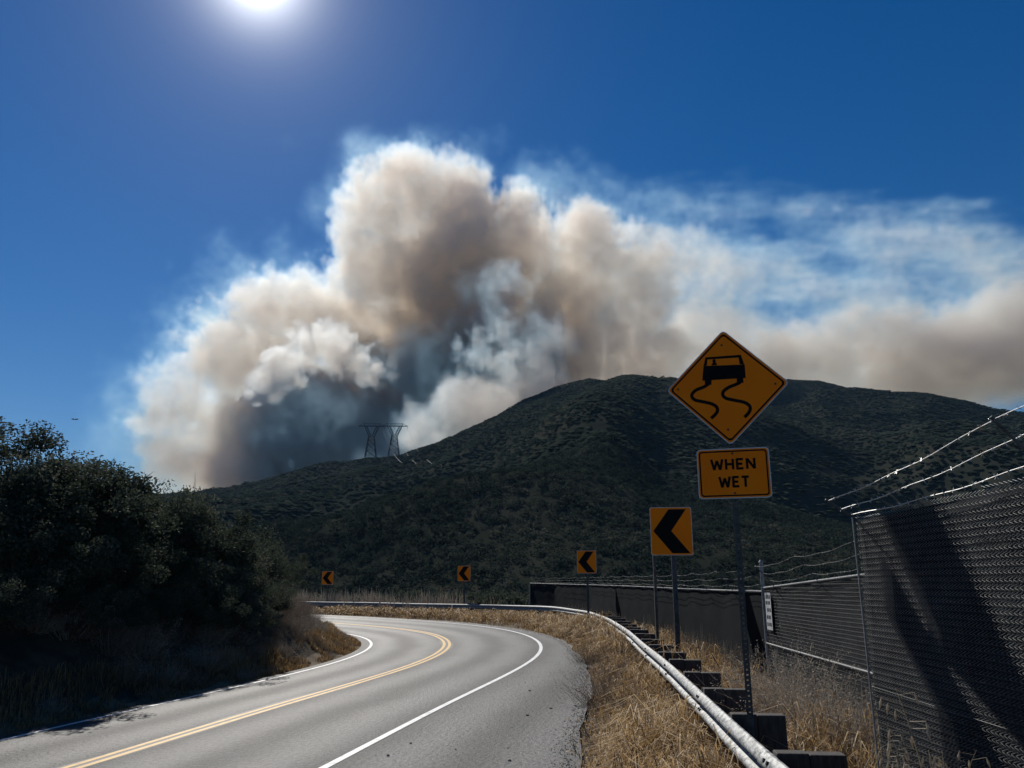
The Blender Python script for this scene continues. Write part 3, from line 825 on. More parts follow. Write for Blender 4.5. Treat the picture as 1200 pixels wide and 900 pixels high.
# second fence: set back from the first, ending in the corner post
def fence_run(name, label, pts, tops, bottoms, post_step, mesh_pitch, strands, rail=True, mid=None, screen='screen'):
    root = thing(name, label, "fence", (pts[0][0], pts[0][1], bottoms[0]))
    P = np.array(pts, float); d = np.concatenate([[0], np.cumsum(np.hypot(*np.diff(P, axis=0).T))])
    at = lambda s: (np.interp(s, d, P[:, 0]), np.interp(s, d, P[:, 1]))
    zt_ = lambda s: float(np.interp(s, d, tops)); zb_ = lambda s: float(np.interp(s, d, bottoms))
    ss = np.linspace(0, d[-1], max(8, int(d[-1] / 0.6))); V = []; Fq = []
    for s in ss:
        x, y = at(s)
        for f in np.linspace(0, 1, 6): V.append((x + 0.03 + 0.012 * math.sin(s * 2.7 + f * 3), y, zb_(s) + f * (zt_(s) - 0.03 - zb_(s))))
    for i in range(len(ss) - 1):
        for j in range(5):
            a = i * 6 + j; Fq.append((a, a + 1, a + 7, a + 6))
    link_mesh("privacy_screen", V, Fq, MAT[screen], root, smooth=True)
    if mesh_pitch:
        for i in range(len(P) - 1):
            chain_link(P[i], P[i + 1], bottoms[i], bottoms[i + 1], tops[i], tops[i + 1], mesh_pitch, 0.0022, "chain_link_mesh", root, 0.0)
    for s in np.arange(0, d[-1] + 0.1, post_step):
        x, y = at(s)
        MB().tube([(x + 0.07, y, zb_(s) - 0.4), (x + 0.07, y, zt_(s))], 0.027, 8).build("post", MAT['steel'], root)
        if strands:
            MB().tube([(x + 0.07, y, zt_(s)), (x + 0.07 - strands[-1][0], y, zt_(s) + strands[-1][1] + 0.01)], 0.010, 5).build("arm", MAT['steel'], root)
    if rail:
        MB().tube([(*at(s), zt_(s)) for s in ss], 0.016, 8).build("top_rail", MAT['fsteel'], root)
    if mid:
        MB().tube([(at(s)[0] - 0.012, at(s)[1], mid(s)) for s in ss], 0.013, 8).build("mid_rail", MAT['fsteel'], root)
    for (ox, oz) in strands or ():
        pos_ = [np.array([at(s)[0] + 0.05 - ox, at(s)[1], zt_(s) + oz]) for s in np.arange(0, d[-1] + 0.01, post_step)]
        for a, b in zip(pos_[:-1], pos_[1:]): barbed("barbed_wire", a, b, root, sag=0.04, barbs=a[1] < 26, r_=0.0028 if a[1] < 20 else 0.004, mat='steel')
    return root
b0 = at_y(1030, 671, 9.2); b1 = at_y(894, 689, 14.6)
f2 = fence_run("chain_link_fence", "screened chain-link fence with pale mid rail between the tall fence and the corner post",
               [b0[:2], b1[:2]], [b0[2], b1[2]], [0.12, 0.10], 2.4, 0.05, [(0.08, 0.10), (0.20, 0.22), (0.32, 0.34)],
               mid=lambda s: float(np.interp(s, [0, 5.2], [at_y(1003, 789, 9.7)[2], at_y(960, 773, 11.2)[2] - 0.02])))
# corner post with finial
MB().tube([(b1[0], b1[1], 0.0), (b1[0], b1[1], at_y(893, 659, 14.6)[2])], 0.032, 10).build("corner_post", MAT['fsteel'], f2)
MB().tube([(b1[0], b1[1], at_y(893, 659, 14.6)[2]), (b1[0], b1[1], at_y(893, 656, 14.6)[2])], [0.045, 0.02], 10).build("post_cap", MAT['fsteel'], f2)
# the white notice on it
dfe = np.array([b1[0] - b0[0], b1[1] - b0[1], 0]); dfe /= np.linalg.norm(dfe)
sc_ = np.array([*(b1[:2] - dfe[:2] * 0.42), at_y(901, 716, 14.3)[2]]); nrm_ = np.array([-dfe[1], dfe[0], 0])
if nrm_[0] > 0: nrm_ = -nrm_
os_ = sc_ + nrm_ * 0.03
nt_ = thing("notice_board", "small white notice with dark print hung on fence beside the corner post", "notice", os_)
pl = MB().prism(rounded(rect(0.38, 0.62), 0.02), os_, dfe, (0, 0, 1), nrm_, 0, 0.004).build("plate", MAT['plate'], nt_)
for row, zz in enumerate((0.24, 0.14, 0.02, -0.10, -0.22)):
    x = -0.15 + 0.02 * (row % 2)
    mb = MB()
    while x < 0.10:
        wv = random.uniform(0.03, 0.07)
        mb.prism([(x, zz - 0.03), (x + wv, zz - 0.03), (x + wv, zz + 0.03), (x, zz + 0.03)], os_, dfe, (0, 0, 1), nrm_, 0.004, 0.0048); x += wv + random.uniform(0.015, 0.03)
    lo_ = mb.build("print_line", MAT['sign_black'], pl); lo_["kind"] = "stuff"
# far fence
fpx = [(894, 693, 14.7), (840, 691.5, 19.5), (800, 690, 24), (740, 687, 33), (690, 685.2, 46), (650, 684.2, 56), (621, 683.3, 61)]
fp = [at_y(*p) for p in fpx]
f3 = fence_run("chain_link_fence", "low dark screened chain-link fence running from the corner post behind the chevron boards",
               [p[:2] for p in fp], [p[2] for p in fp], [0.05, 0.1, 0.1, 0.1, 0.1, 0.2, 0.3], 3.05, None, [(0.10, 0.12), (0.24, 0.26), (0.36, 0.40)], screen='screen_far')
e_ = fp[-1]
MB().tube([(e_[0], e_[1], 0.0), (e_[0], e_[1], e_[2] + 0.02)], 0.06, 8).build("end_post", MAT['fsteel'], f3)

# ------------------------------------------------------------------ pylons on the ridge
def pylon(px, rr, h, label, turn):
    az = px_az(px, 530); rr = skyline(az)[1]; x, y = math.sin(az) * rr, math.cos(az) * rr; z = float(hill_z(x, y)) + 0.3; h = h * rr / 1025.0
    t = thing("transmission_pylon", label, "pylon", (x, y, z), "pylons on the ridge")
    ex = np.array([math.cos(turn), math.sin(turn), 0]); ey = np.array([-math.sin(turn), math.cos(turn), 0]); o_ = np.array([x, y, z])
    def pt(a, b, c): return o_ + ex * a + ey * b + np.array([0, 0, c])
    R1, R2 = 0.42, 0.19
    wb, ww, wt = 5.9, 2.9, 8.0; zw, zc = h * 0.60, h * 0.90
    def corner(f, sx, sy): w_ = wb + (ww - wb) * f; return pt(sx * w_, sy * w_ * 0.75, f * zw)
    for sx in (-1, 1):
        for sy in (-1, 1):
            MB().tube([corner(0, sx, sy), corner(1, sx, sy)], R1, 4).build("leg", MAT['pylon'], t)
    lat = MB(); lev = [0, .34, .62, .84, 1.0]
    for a, b in zip(lev[:-1], lev[1:]):
        for (p, q) in (((-1, -1), (1, -1)), ((1, -1), (1, 1)), ((1, 1), (-1, 1)), ((-1, 1), (-1, -1))):
            lat.tube([corner(a, *p), corner(b, *q)], R2, 3); lat.tube([corner(a, *q), corner(b, *p)], R2, 3); lat.tube([corner(b, *p), corner(b, *q)], R2, 3)
    lb = lat.build("body_lattice", MAT['pylon'], t); lb["kind"] = "stuff"
    for sx in (-1, 1):
        a = MB(); A0, A1 = [], []
        for sy in (-1, 1):
            A0.append((pt(sx * ww, sy * ww * .75, zw), pt(sx * wt, sy * 1.0, zc)))
            A1.append((pt(sx * ww * 0.15, sy * ww * .4, zw + 1.0), pt(sx * (wt - 2.6), sy * 1.0, zc)))
        for p, q in A0 + A1: a.tube([p, q], R1 * 0.8, 4)
        for f0, f1 in zip(np.linspace(0, 1, 5)[:-1], np.linspace(0, 1, 5)[1:]):
            for (p, q), (p2, q2) in zip(A0, A1):
                a.tube([p + (q - p) * f0, p2 + (q2 - p2) * f1], R2 * .8, 3); a.tube([p2 + (q2 - p2) * f0, p + (q - p) * f0], R2 * .8, 3)
        a.build("fork_arm", MAT['pylon'], t)
        MB().tube([pt(sx * wt, 0, zc), pt(sx * (wt + 1.0), 0, h)], [R1, R2], 4).build("earth_peak", MAT['pylon'], t)
    cb = MB(); span = 14.5
    for (a, c) in ((-span, zc), (span, zc)): pass
    for sy in (-1, 1): cb.tube([pt(-span, 0, zc), pt(-span + 3, sy, zc), pt(span - 3, sy, zc), pt(span, 0, zc)], R1 * .8, 4)
    cb.tube([pt(-wt - 1, 0, zc + 2.6), pt(wt + 1, 0, zc + 2.6)], R1 * .8, 4)
    cb.tube([pt(-span, 0, zc), pt(-wt - 1, 0, zc + 2.6)], R2, 4); cb.tube([pt(span, 0, zc), pt(wt + 1, 0, zc + 2.6)], R2, 4)
    xs = np.linspace(-wt - 1, wt + 1, 12)
    for i in range(11): cb.tube([pt(xs[i], 0, zc + (2.6 if i % 2 else 0)), pt(xs[i + 1], 0, zc + (0 if i % 2 else 2.6))], R2 * .8, 3)
    cb.build("crossbeam", MAT['pylon'], t)
    tips = []
    for a in (-span + .4, 0, span - .4):
        MB().tube([pt(a, 0, zc), pt(a, 0, zc - 3.6)], 0.16, 5).build("insulator", MAT['pylon'], t); tips.append(pt(a, 0, zc - 3.6))
    return tips
tips1 = pylon(434.5, 1030, 46.0, "slender lattice pylon on the ridge, standing the farther left of the pair from the dome", 0.05)
tips2 = pylon(461.5, 1020, 44.0, "slender lattice pylon on the ridge, the one closer to the dome of the hill", 0.05)
ends = [(471, 542.5), (488, 543.5), (506, 543.5)]; mids = [(461.5, 532), (475.5, 530), (487.5, 526)]
for tp, (ex_, ey_), (mx_, my_) in zip(tips2, ends, mids):
    pe = at_y(ex_, ey_, tp[1] - 260); pm = at_y(mx_, my_, tp[1] - 70)
    gz_ = float(hill_z(pe[0], pe[1])); 
    pth = [tp + (pm - tp) * f for f in np.linspace(0, 1, 4)] + [pm + (pe - pm) * f + np.array([0, 0, -3.0 * f * (1 - f)]) for f in np.linspace(0.2, 1, 6)]
    o = MB().tube(pth, 0.10, 4).build("power_cable", MAT['cable'])
    tag(o, "pale power cable dropping from pylon over the dark hillside", "cable", "power cables below the pylons")

# ------------------------------------------------------------------ soaring bird
bc = at_y(87.5, 491.5, 150.0)
bt = thing("bird", "tiny dark soaring bird high over the scrub bank", "bird", bc)
body = MB().tube([bc + np.array([0, 0.32, 0.0]), bc + np.array([0, 0.2, 0.02]), bc + np.array([0, 0, 0]), bc + np.array([0, -0.22, 0]), bc + np.array([0, -0.42, 0.0])], [0.02, 0.07, 0.10, 0.07, 0.015], 8).build("body", MAT['birdpale'], bt, smooth=True)
for s in (-1, 1):
    pts = [(0.05, 0.16), (0.32, 0.22), (0.60, 0.16), (0.74, 0.02), (0.58, -0.06), (0.30, -0.12), (0.05, -0.12)]
    mb = MB(); mb.prism([(s * a, b) for a, b in (pts if s > 0 else pts[::-1])], bc, (1, 0, 0.16 * s), (0, 1, -0.35), (0, 0.3, 1), -0.012, 0.012)
    mb.build("wing", MAT['bird'], bt)
mb = MB(); mb.prism([(-0.05, -0.3), (0.05, -0.3), (0.13, -0.62), (-0.13, -0.62)], bc, (1, 0, 0), (0, 1, -0.1), (0, 0, 1), -0.01, 0.01); mb.build("tail", MAT['bird'], bt)
# ------------------------------------------------------------------ vegetation
def unit(v): return v / (np.linalg.norm(v, axis=-1, keepdims=True) + 1e-9)
def leaf_mesh(C, up, L, W, tint, r):
    """one folded diamond leaf (2 triangles) per centre"""
    n = len(C)
    d = unit(r.normal(size=(n, 3)) * 0.75 + up)
    s = unit(np.cross(d, r.normal(size=(n, 3))))
    nn = np.cross(s, d)
    L = L[:, None]; W = W[:, None]
    V = np.stack([C - d * L * 0.5, C + s * W * 0.5 + nn * W * 0.12, C + d * L * 0.5, C - s * W * 0.5 + nn * W * 0.12], 1).reshape(-1, 3)
    i = np.arange(n) * 4
    Fq = np.concatenate([np.stack([i, i + 1, i + 2], 1), np.stack([i, i + 2, i + 3], 1)])
    return V, Fq, np.repeat(tint, 4)

def make_shrub(name, label, cat, seed, H, R, n_clump, n_leaf, leaf, group, lean=0.0, twigs=14, tintbase=0.45, flat=0.8):
    r = np.random.default_rng(seed)
    root = thing(name, label, cat, (0, 0, 0), group)
    # clump centres in an uneven crown
    C = []
    lob = r.normal(size=(7, 3)); lob[:, 2] = np.abs(lob[:, 2]) * 0.6; lob = unit(lob); la = r.uniform(0.0, 0.45, 7)
    while len(C) < n_clump:
        d = unit(r.normal(size=3)); d[2] = abs(d[2]) * 1.0 - 0.25
        if d[2] < -0.24: continue
        d = unit(d)
        k = 0.72 + float((la * np.maximum(0, lob @ d) ** 6).sum())
        f = r.uniform(0.35, 1.0) ** 0.6 * k
        C.append([d[0] * R * f + lean * H * f, d[1] * R * f, H * 0.42 + d[2] * H * 0.56 * f])
    C = np.array(C); C[:, 2] = np.maximum(C[:, 2], 0.12 * H)
    cr = r.uniform(0.12, 0.26, n_clump) * R
    ct = np.clip(tintbase + r.normal(size=n_clump) * 0.17, 0.05, 0.95)
    k = r.integers(0, n_clump, n_leaf)
    off = r.normal(size=(n_leaf, 3)); off = unit(off) * (r.random((n_leaf, 1)) ** 0.45)
    off[:, 2] *= flat
    P = C[k] + off * cr[k][:, None]
    P[:, 2] = np.maximum(P[:, 2], 0.04)
    tint = np.clip(ct[k] + r.normal(size=n_leaf) * 0.10, 0, 1)
    L = leaf * r.uniform(0.6, 1.35, n_leaf); W = L * r.uniform(0.45, 0.75, n_leaf)
    V, Fq, T = leaf_mesh(P, off * 0.7 + np.array([0, 0, 0.35]), L, W, tint, r)
    fo = fast_mesh("foliage", V, Fq, MAT['leaf'], None, {"tint": T}); fo.parent = root
    st = MB()
    order = r.permutation(n_clump)
    for q in order[:min(n_clump, 26)]:
        b = np.array([r.normal() * 0.10 * R, r.normal() * 0.10 * R, -0.1]); e = C[q]
        m1 = b + (e - b) * 0.4 + np.array([0, 0, 0.14 * H]) + r.normal(size=3) * 0.05 * R
        m2 = b + (e - b) * 0.75 + np.array([0, 0, 0.06 * H]) + r.normal(size=3) * 0.05 * R
        st.tube([b, m1, m2, e], [0.030 * H / 2.5, 0.022 * H / 2.5, 0.012, 0.006], 4, cap=False)
    for _ in range(twigs):
        q = order[r.integers(0, n_clump)]; d = unit(C[q] - np.array([0, 0, H * 0.3]) + np.array([0, 0, 0.5 * H])); L_ = cr[q] * r.uniform(0.8, 1.45)
        e = C[q] + d * L_ + r.normal(size=3) * 0.12 * L_
        st.tube([C[q], (C[q] + e) / 2 + r.normal(size=3) * 0.06 * L_, e], [0.010, 0.007, 0.004], 3, cap=False)
        e2 = (C[q] + e) / 2 + unit(r.normal(size=3) + d) * L_ * 0.4
        st.tube([(C[q] + e) / 2, e2], [0.006, 0.003], 3, cap=False)
    so = st.build("stem", MAT['bark']); so.parent = root
    return root

G_SH = "evergreen scrub bushes on the cut bank"
protos = [make_shrub("scrub_bush", "dark evergreen bush in the scrub thicket on the cut bank", "bush", 100 + i, 2.4, 1.45 + 0.12 * i, 64, 17000, 0.062, G_SH, lean=0.05 * (i - 2), tintbase=0.38 + 0.07 * (i % 3)) for i in range(5)]
tree = make_shrub("scrub_tree", "tallest dark scrub tree on the bank, its ragged crown against the sky", "tree", 140, 4.6, 2.1, 130, 50000, 0.066, None, twigs=60, tintbase=0.4)
protos_open = [make_shrub("scrub_bush", "loose silvery grey leaved bush at the road end of the bank", "bush", 150 + i, 1.9, 1.25, 34, 7000, 0.048, "silvery bushes on the road end of the bank", twigs=40, tintbase=0.60) for i in range(2)]
used = set()
def place(proto, x, y, s, rz, sz=None, label=None):
    o = proto if proto.name not in used else copy_tree(proto)
    used.add(proto.name)
    o.location = (x, y, float(tz(x, y)) - 0.06); o.rotation_euler = (0, 0, rz); o.scale = (s, s, sz or s)
    if label: o["label"] = label
    return o
# silhouette of the thicket: (column, row of its top, distance)
SIL = [(75, 548, 19.5), (112, 540, 21), (150, 546, 22), (178, 556, 23), (205, 572, 24), (232, 592, 25), (250, 604, 26.5), (268, 615, 29), (284, 626, 32), (312, 640, 36), (326, 650, 39), (-30, 530, 17), (60, 590, 15.5), (15, 585, 14.8),
       (110, 600, 17.5), (150, 612, 18.5), (190, 622, 20), (225, 634, 21.5), (262, 645, 23.5), (272, 652, 26), (290, 663, 29), (318, 676, 34), (130, 655, 16.2), (175, 668, 17.2), (215, 675, 18.6), (250, 684, 20.2), (265, 690, 22), (282, 694, 24.5), (308, 700, 29.5),
       (20, 640, 13.6), (60, 655, 13.9), (95, 668, 14.6), (130, 690, 15.2), (-20, 650, 13.2)]
SIL += [(30, 532, 20.5), (58, 538, 20.5), (-10, 540, 19.5)]
for i, (px, py, Yd) in enumerate(SIL):
    c = at_y(px, py, Yd); g = float(tz(c[0], Yd)); h = max(0.9, c[2] - g)
    pr = protos[i % 5]
    for _ in range(30):                         # step back from the road until neither the bush nor its shadow lies on it
        s = max(0.7, min(h / 2.35, 1.45))
        _, w_ = lateral([c[0]], [Yd])
        if w_[0] - PAVE_L > 0.5 + 1.35 * s and w_[0] - PAVE_L > 0.2 + 0.70 * (c[2] + 0.35): break
        Yd += 0.5; c = at_y(px, py, Yd); g = float(tz(c[0], Yd)); h = max(0.7, c[2] - g)
    place(pr, c[0], Yd, label="dark evergreen bush on the top outline of the bank thicket" if i < 14 or i > 33 else "dark evergreen bush halfway up the bank slope" if i < 22 else "low dark evergreen bush on the lower front of the bank", s=s * random.uniform(0.92, 1.05), rz=random.uniform(0, 6.28), sz=h / 2.35 * random.uniform(0.93, 1.06))
c = at_y(36, 490, 22.0); g = float(tz(c[0], 22.0)); place(tree, c[0], 22.0, 1.6, 0.7, (c[2] - g) / 4.4)
for i, (px, py, Yd) in enumerate([(250, 640, 20.2), (280, 652, 21.5), (300, 665, 23), (225, 650, 19.5), (320, 676, 25.5)]):
    Yd += 4.5; c = at_y(px, py, Yd); g = float(tz(c[0], Yd)); h = max(0.7, c[2] - g)
    place(protos_open[i % 2], c[0], Yd, min(1.3, max(0.8, h / 2.2)), random.uniform(0, 6.28), h / 1.85)
# thicket behind, higher on the bank and off to the left of the picture, so that no gaps open
for i in range(46):
    S_ = random.uniform(2, 46); dl = random.uniform(6.0, 16.0)
    p = road_pt(S_, PAVE_L + dl)
    if p[0] > -6: continue
    g = float(tz(p[0], p[1]))
    az = math.atan2(p[0], p[1]); px = 600 + F_PX * p[0] / (p[1] * CP + (g + 1.2 - CAM_H) * SP)
    top_row = np.interp(px, [-60, 20, 80, 120, 200, 280, 350], [545, 530, 575, 575, 598, 640, 668])
    zmax = at_y(px, top_row, p[1])[2]
    h = min(2.6, zmax - g)
    if h < 0.8 or dl < 0.5 + 0.7 * (g + h + 0.35): continue
    place(protos[i % 5], p[0], p[1], max(0.8, h / 2.35), random.uniform(0, 6.28), h / 2.35, "dark evergreen bush growing behind the front of the bank thicket")

# dry brown brush at the foot of the bank
def make_brush(seed, H, R, n, name, label, cat, group, tb=0.4, mat='brush', seeds=True):
    r = np.random.default_rng(seed)
    root = thing(name, label, cat, (0, 0, 0), group)
    VV = []; FF = []; TT = []; b = 0
    base = r.normal(size=(n, 2)) * R * 0.28
    out = unit(np.concatenate([base / (R * 0.28) + r.normal(size=(n, 2)) * 0.5, r.uniform(0.7, 3.0, (n, 1))], 1))
    ln = H * r.uniform(0.5, 1.1, n)
    for i in range(n):
        p0 = np.array([*base[i], -0.05]); p2 = p0 + out[i] * ln[i]; p1 = (p0 + p2) / 2 + r.normal(size=3) * 0.06 * ln[i]
        s = unit(np.cross(out[i], r.normal(size=3))); w0, w1 = 0.006, 0.003
        V = np.array([p0 - s * w0, p0 + s * w0, p1 - s * w1, p1 + s * w1, p2])
        VV.append(V); FF += [(b, b + 1, b + 3), (b, b + 3, b + 2), (b + 2, b + 3, b + 4)]; t = np.clip(tb + r.normal() * 0.16, 0, 1); TT += [t] * 5; b += 5
        for _ in range(4):
            f = r.uniform(0.35, 1.0); q = (p1 + (p2 - p1) * (2 * f - 1)) if f > .5 else (p0 + (p1 - p0) * 2 * f)
            e = q + unit(out[i] + r.normal(size=3) * 0.7) * ln[i] * 0.22
            VV.append(np.array([q - s * w1, q + s * w1, e])); FF.append((b, b + 1, b + 2)); TT += [t] * 3; b += 3
            if seeds:
                m = 3
                for _k in range(m):
                    cpt = e + r.normal(size=3) * 0.022; a_ = unit(r.normal(size=3)) * 0.014; c_ = unit(r.normal(size=3)) * 0.012
                    VV.append(np.array([cpt - a_, cpt + c_, cpt + a_])); FF.append((b, b + 1, b + 2)); TT += [min(1, t + 0.15)] * 3; b += 3
    o = fast_mesh("twigs", np.concatenate(VV), np.array(FF), MAT[mat], None, {"tint": np.array(TT)}); o.parent = root
    return root
G_BR = "dry brush at the foot of the cut bank"
brush = [make_brush(200 + i, 0.85, 0.6, 210, "dry_brush", "brown dry twiggy brush at the foot of the cut bank", "brush", G_BR, 0.58 + 0.13 * i) for i in range(3)]
k_ = 0
for i in range(170):
    S_ = random.uniform(5.5, 36); dl = random.uniform(0.25, 3.6)
    p = road_pt(S_, PAVE_L + dl)
    px = 600 + F_PX * p[0] / (p[1] * CP)
    if S_ < 10.5 and dl > 0.9 and random.random() < 0.75: continue
    sc = random.uniform(0.55, 1.15) * (0.55 + 0.28 * dl)
    if S_ < 11: sc *= 0.6
    sc = min(sc, 0.25 + 0.62 * dl) * (1.0 if S_ < 17 else 0.62)
    place(brush[k_ % 3], p[0], p[1], min(sc, 1.35), random.uniform(0, 6.28)); k_ += 1
    if k_ > 120: break

# ---- dry grass as strips of bent blades
def grass_blades(name, P, H, tint, wid, r, mat='grass', label=None, lean=0.5, thatch=0.0):
    n = len(P)
    a = r.uniform(0, 2 * math.pi, n); d = np.stack([np.cos(a), np.sin(a), np.zeros(n)], 1); s = np.stack([-np.sin(a), np.cos(a), np.zeros(n)], 1)
    a2 = r.uniform(0, 2 * math.pi, n); s = np.stack([np.cos(a2), np.sin(a2), np.zeros(n)], 1)
    ln = np.abs(r.normal(size=n)) * lean
    if thatch:                                  # broken straws caught higher up in the sward
        k = r.random(n) < thatch
        P = P.copy(); P[k, 2] += H[k] * r.uniform(0.1, 0.75, k.sum()); ln[k] = ln[k] * 1.3 + 0.9; H = np.where(k, H * 0.7, H)
    H = H[:, None]; w = (wid * r.uniform(0.6, 1.4, n))[:, None]
    up = np.array([0, 0, 1.0])
    p1 = P + (up * 0.55 + d * (0.18 * ln[:, None])) * H
    p2 = P + (up * (1.0 - 0.42 * np.minimum(ln[:, None], 2.0)) + d * (0.70 * np.minimum(ln[:, None], 2.4))) * H
    V = np.stack([P - s * w, P + s * w, p1 - s * w * 0.8, p1 + s * w * 0.8, p2], 1).reshape(-1, 3)
    i = np.arange(n) * 5
    Fq = np.concatenate([np.stack([i, i + 1, i + 3], 1), np.stack([i, i + 3, i + 2], 1), np.stack([i + 2, i + 3, i + 4], 1)])
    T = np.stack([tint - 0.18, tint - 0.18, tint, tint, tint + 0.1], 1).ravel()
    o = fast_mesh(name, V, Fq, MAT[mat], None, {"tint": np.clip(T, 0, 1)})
    tag(o, label, kind="stuff")
    return o
rail_s, rail_w = lateral(RAIL[:, 0], RAIL[:, 1])
o_ = np.argsort(rail_s); RAILW = lambda s: np.interp(s, rail_s[o_], rail_w[o_])
r = np.random.default_rng(77)
def strip(n, s0, s1, wfun, power=1.6):
    """points along the verge, denser close to the camera"""
    u = r.random(n); s = s0 + (s1 - s0) * u ** power
    a, b = wfun(s); w = a + (b - a) * r.random(n)
    p = road_pt(s, w); p[:, 2] = tz(p[:, 0], p[:, 1])
    return s, w, p
# verge between paving and rail
s, w, p = strip(105000, -2.0, 62, lambda s: (-shoulder(s) + 0.55, RAILW(s) + 0.10))
clump = vnoise(p[:, 0], p[:, 1], 0.35, 41) * 0.5 + vnoise(p[:, 0], p[:, 1], 1.3, 42) * 0.5
edge = sstep(0.0, 0.9, -(w + shoulder(s)))
inner = sstep(-0.55, 0.05, -(w + shoulder(s)))
keep = r.random(len(p)) < (0.30 + 0.70 * edge) * inner ** 5 * np.clip(0.72 + 1.1 * clump, 0.08, 1)
s, w, p, clump, edge = (q[keep] for q in (s, w, p, clump, edge))
mound = np.exp(-((p[:, 1] - 33) / 6.0) ** 2) * 0.26 + np.exp(-((p[:, 1] - 24) / 4.0) ** 2) * 0.12
Hh = (0.09 + 0.30 * edge * (1 + 0.9 * clump) + mound * edge) * r.uniform(0.5, 1.25, len(p))
grass_blades("dry_grass", p, Hh, np.clip(0.53 + 0.42 * clump + r.normal(size=len(p)) * 0.22, 0, 1), 0.0042 + 0.00022 * p[:, 1], r, label="dry golden brown grass between the paving and the guardrail", lean=1.0, thatch=0.5)
# behind the rail
s, w, p = strip(80000, -2.0, 62, lambda s: (RAILW(s) - 0.12, RAILW(s) - 2.6))
fencex = np.interp(p[:, 1], [FY0, 9.6, 14.6, 24, 33, 46, 56, 61], [FX, b0[0], b1[0], fp[2][0], fp[3][0], fp[4][0], fp[5][0], fp[6][0]])
keep = ((p[:, 0] < fencex - 0.05) | (p[:, 1] > 60)) & ((p[:, 0] < FX - 0.03) | (p[:, 1] > FY0))
s, w, p = s[keep], w[keep], p[keep]
clump = vnoise(p[:, 0], p[:, 1], 0.4, 51) * 0.5 + vnoise(p[:, 0], p[:, 1], 1.5, 52) * 0.5
Hh = (0.36 + 0.22 * clump + 0.20 * sstep(11, 17, p[:, 1]) - 0.15 * sstep(22, 34, p[:, 1])) * r.uniform(0.5, 1.25, len(p))
grass_blades("dry_grass", p, Hh, np.clip(0.52 + 0.34 * clump + r.normal(size=len(p)) * 0.22, 0, 1), 0.0042 + 0.0002 * p[:, 1], r, label="dry golden grass between the guardrail and the fences", lean=1.0, thatch=0.5)
# inner edge of the bend
s, w, p = strip(24000, 2.0, 44, lambda s: (PAVE_L + 0.02, PAVE_L + 1.5), 1.1)
clump = vnoise(p[:, 0], p[:, 1], 0.5, 61) * 0.5 + vnoise(p[:, 0], p[:, 1], 1.6, 62) * 0.5
dl = w - PAVE_L
Hh = (0.10 + 0.16 * np.minimum(dl, 1.2) + 0.10 * clump) * r.uniform(0.5, 1.3, len(p))
keep = clump > -0.35
grass_blades("dry_grass", p[keep], np.maximum(Hh, 0.04)[keep], np.clip(0.36 + 0.3 * clump + r.normal(size=len(p)) * 0.15, 0, 1)[keep], (0.005 + 0.00016 * p[:, 1])[keep], r, label="short dry grass along the foot of the cut bank", lean=0.6)
# pale dead stalks beyond the outer rail of the bend
q = [(px, Yd) for px, Yd in zip(r.uniform(345, 640, 1500), r.uniform(58, 74, 1500))]
P = np.array([at_y(a, 700, b) for a, b in q])
dr_ = np.array([np.min(np.hypot(RAIL[:, 0] - x, RAIL[:, 1] - y)) for x, y in P[:, :2]])
_, Wp = lateral(P[:, 0], P[:, 1]); out = -Wp - shoulder(0 * Wp + 50) > 1.8
P = P[out & (dr_ < 7) & (dr_ > 0.6)]; P[:, 2] = tz(P[:, 0], P[:, 1])
cl = vnoise(P[:, 0], P[:, 1], 2.2, 71)
P = P[cl > -0.2]; n_ = len(P)
P = np.repeat(P, 5, 0) + r.normal(size=(n_ * 5, 3)) * np.array([0.12, 0.12, 0])
grass_blades("dead_stalks", P, r.uniform(0.8, 2.1, len(P)), r.uniform(0.85, 1.0, len(P)), np.full(len(P), 0.020), r, mat='brush', label="pale dead weed stalks standing beyond the outer guardrail", lean=0.45)
# stalks in front of the far fence
P = []
for _ in range(420):
    px = r.uniform(640, 880); Yd = np.interp(px, [621, 650, 690, 740, 800, 840, 894], [60, 55, 45, 32, 23, 18.6, 14]) - r.uniform(0.1, 1.2)
    P.append(at_y(px, 700, Yd))
P = np.array(P); P[:, 2] = tz(P[:, 0], P[:, 1]); P = np.repeat(P, 4, 0) + r.normal(size=(len(P) * 4, 3)) * np.array([0.07, 0.07, 0])
grass_blades("dead_stalks", P, r.uniform(0.5, 1.15, len(P)), r.uniform(0.55, 1.0, len(P)), 0.003 + 0.00020 * P[:, 1], r, mat='brush', label="grey dead weed stalks along the foot of the low fence", lean=0.5)

# ---- single weeds
G_W = "dark twiggy weeds at the paving edge"
wd = make_brush(230, 0.62, 0.30, 20, "roadside_weed", "dark thin twiggy weed sprawling over the paving edge", "weed", G_W, 0.06, seeds=False)
for (px, py, s_) in [(694, 822, 1.15), (700, 872, 1.0), (712, 780, 0.9), (690, 895, 1.0), (745, 800, 1.0), (720, 765, 0.9)]:
    x, y = on_ground(px, py); place(wd, x, y, s_, random.uniform(0, 6.28))
G_D = "grey dry shrubs at the second fence"
ds = make_brush(231, 1.0, 0.62, 330, "dry_shrub", "grey white dry shrub tangled against the mid rail fence", "shrub", G_D, 0.95)
for (x, y, s_) in [(3.72, 10.4, 1.15), (3.82, 11.5, 1.2), (4.0, 12.7, 1.0), (3.62, 9.3, 0.95)]: place(ds, x, y, s_, random.uniform(0, 6.28))
G_T = "tumbled brown weeds covering the guardrail"
tw = make_brush(232, 0.95, 0.55, 230, "tall_weed", "tall brown dry weed standing on the road side of guardrail", "weed", G_T, 0.55)
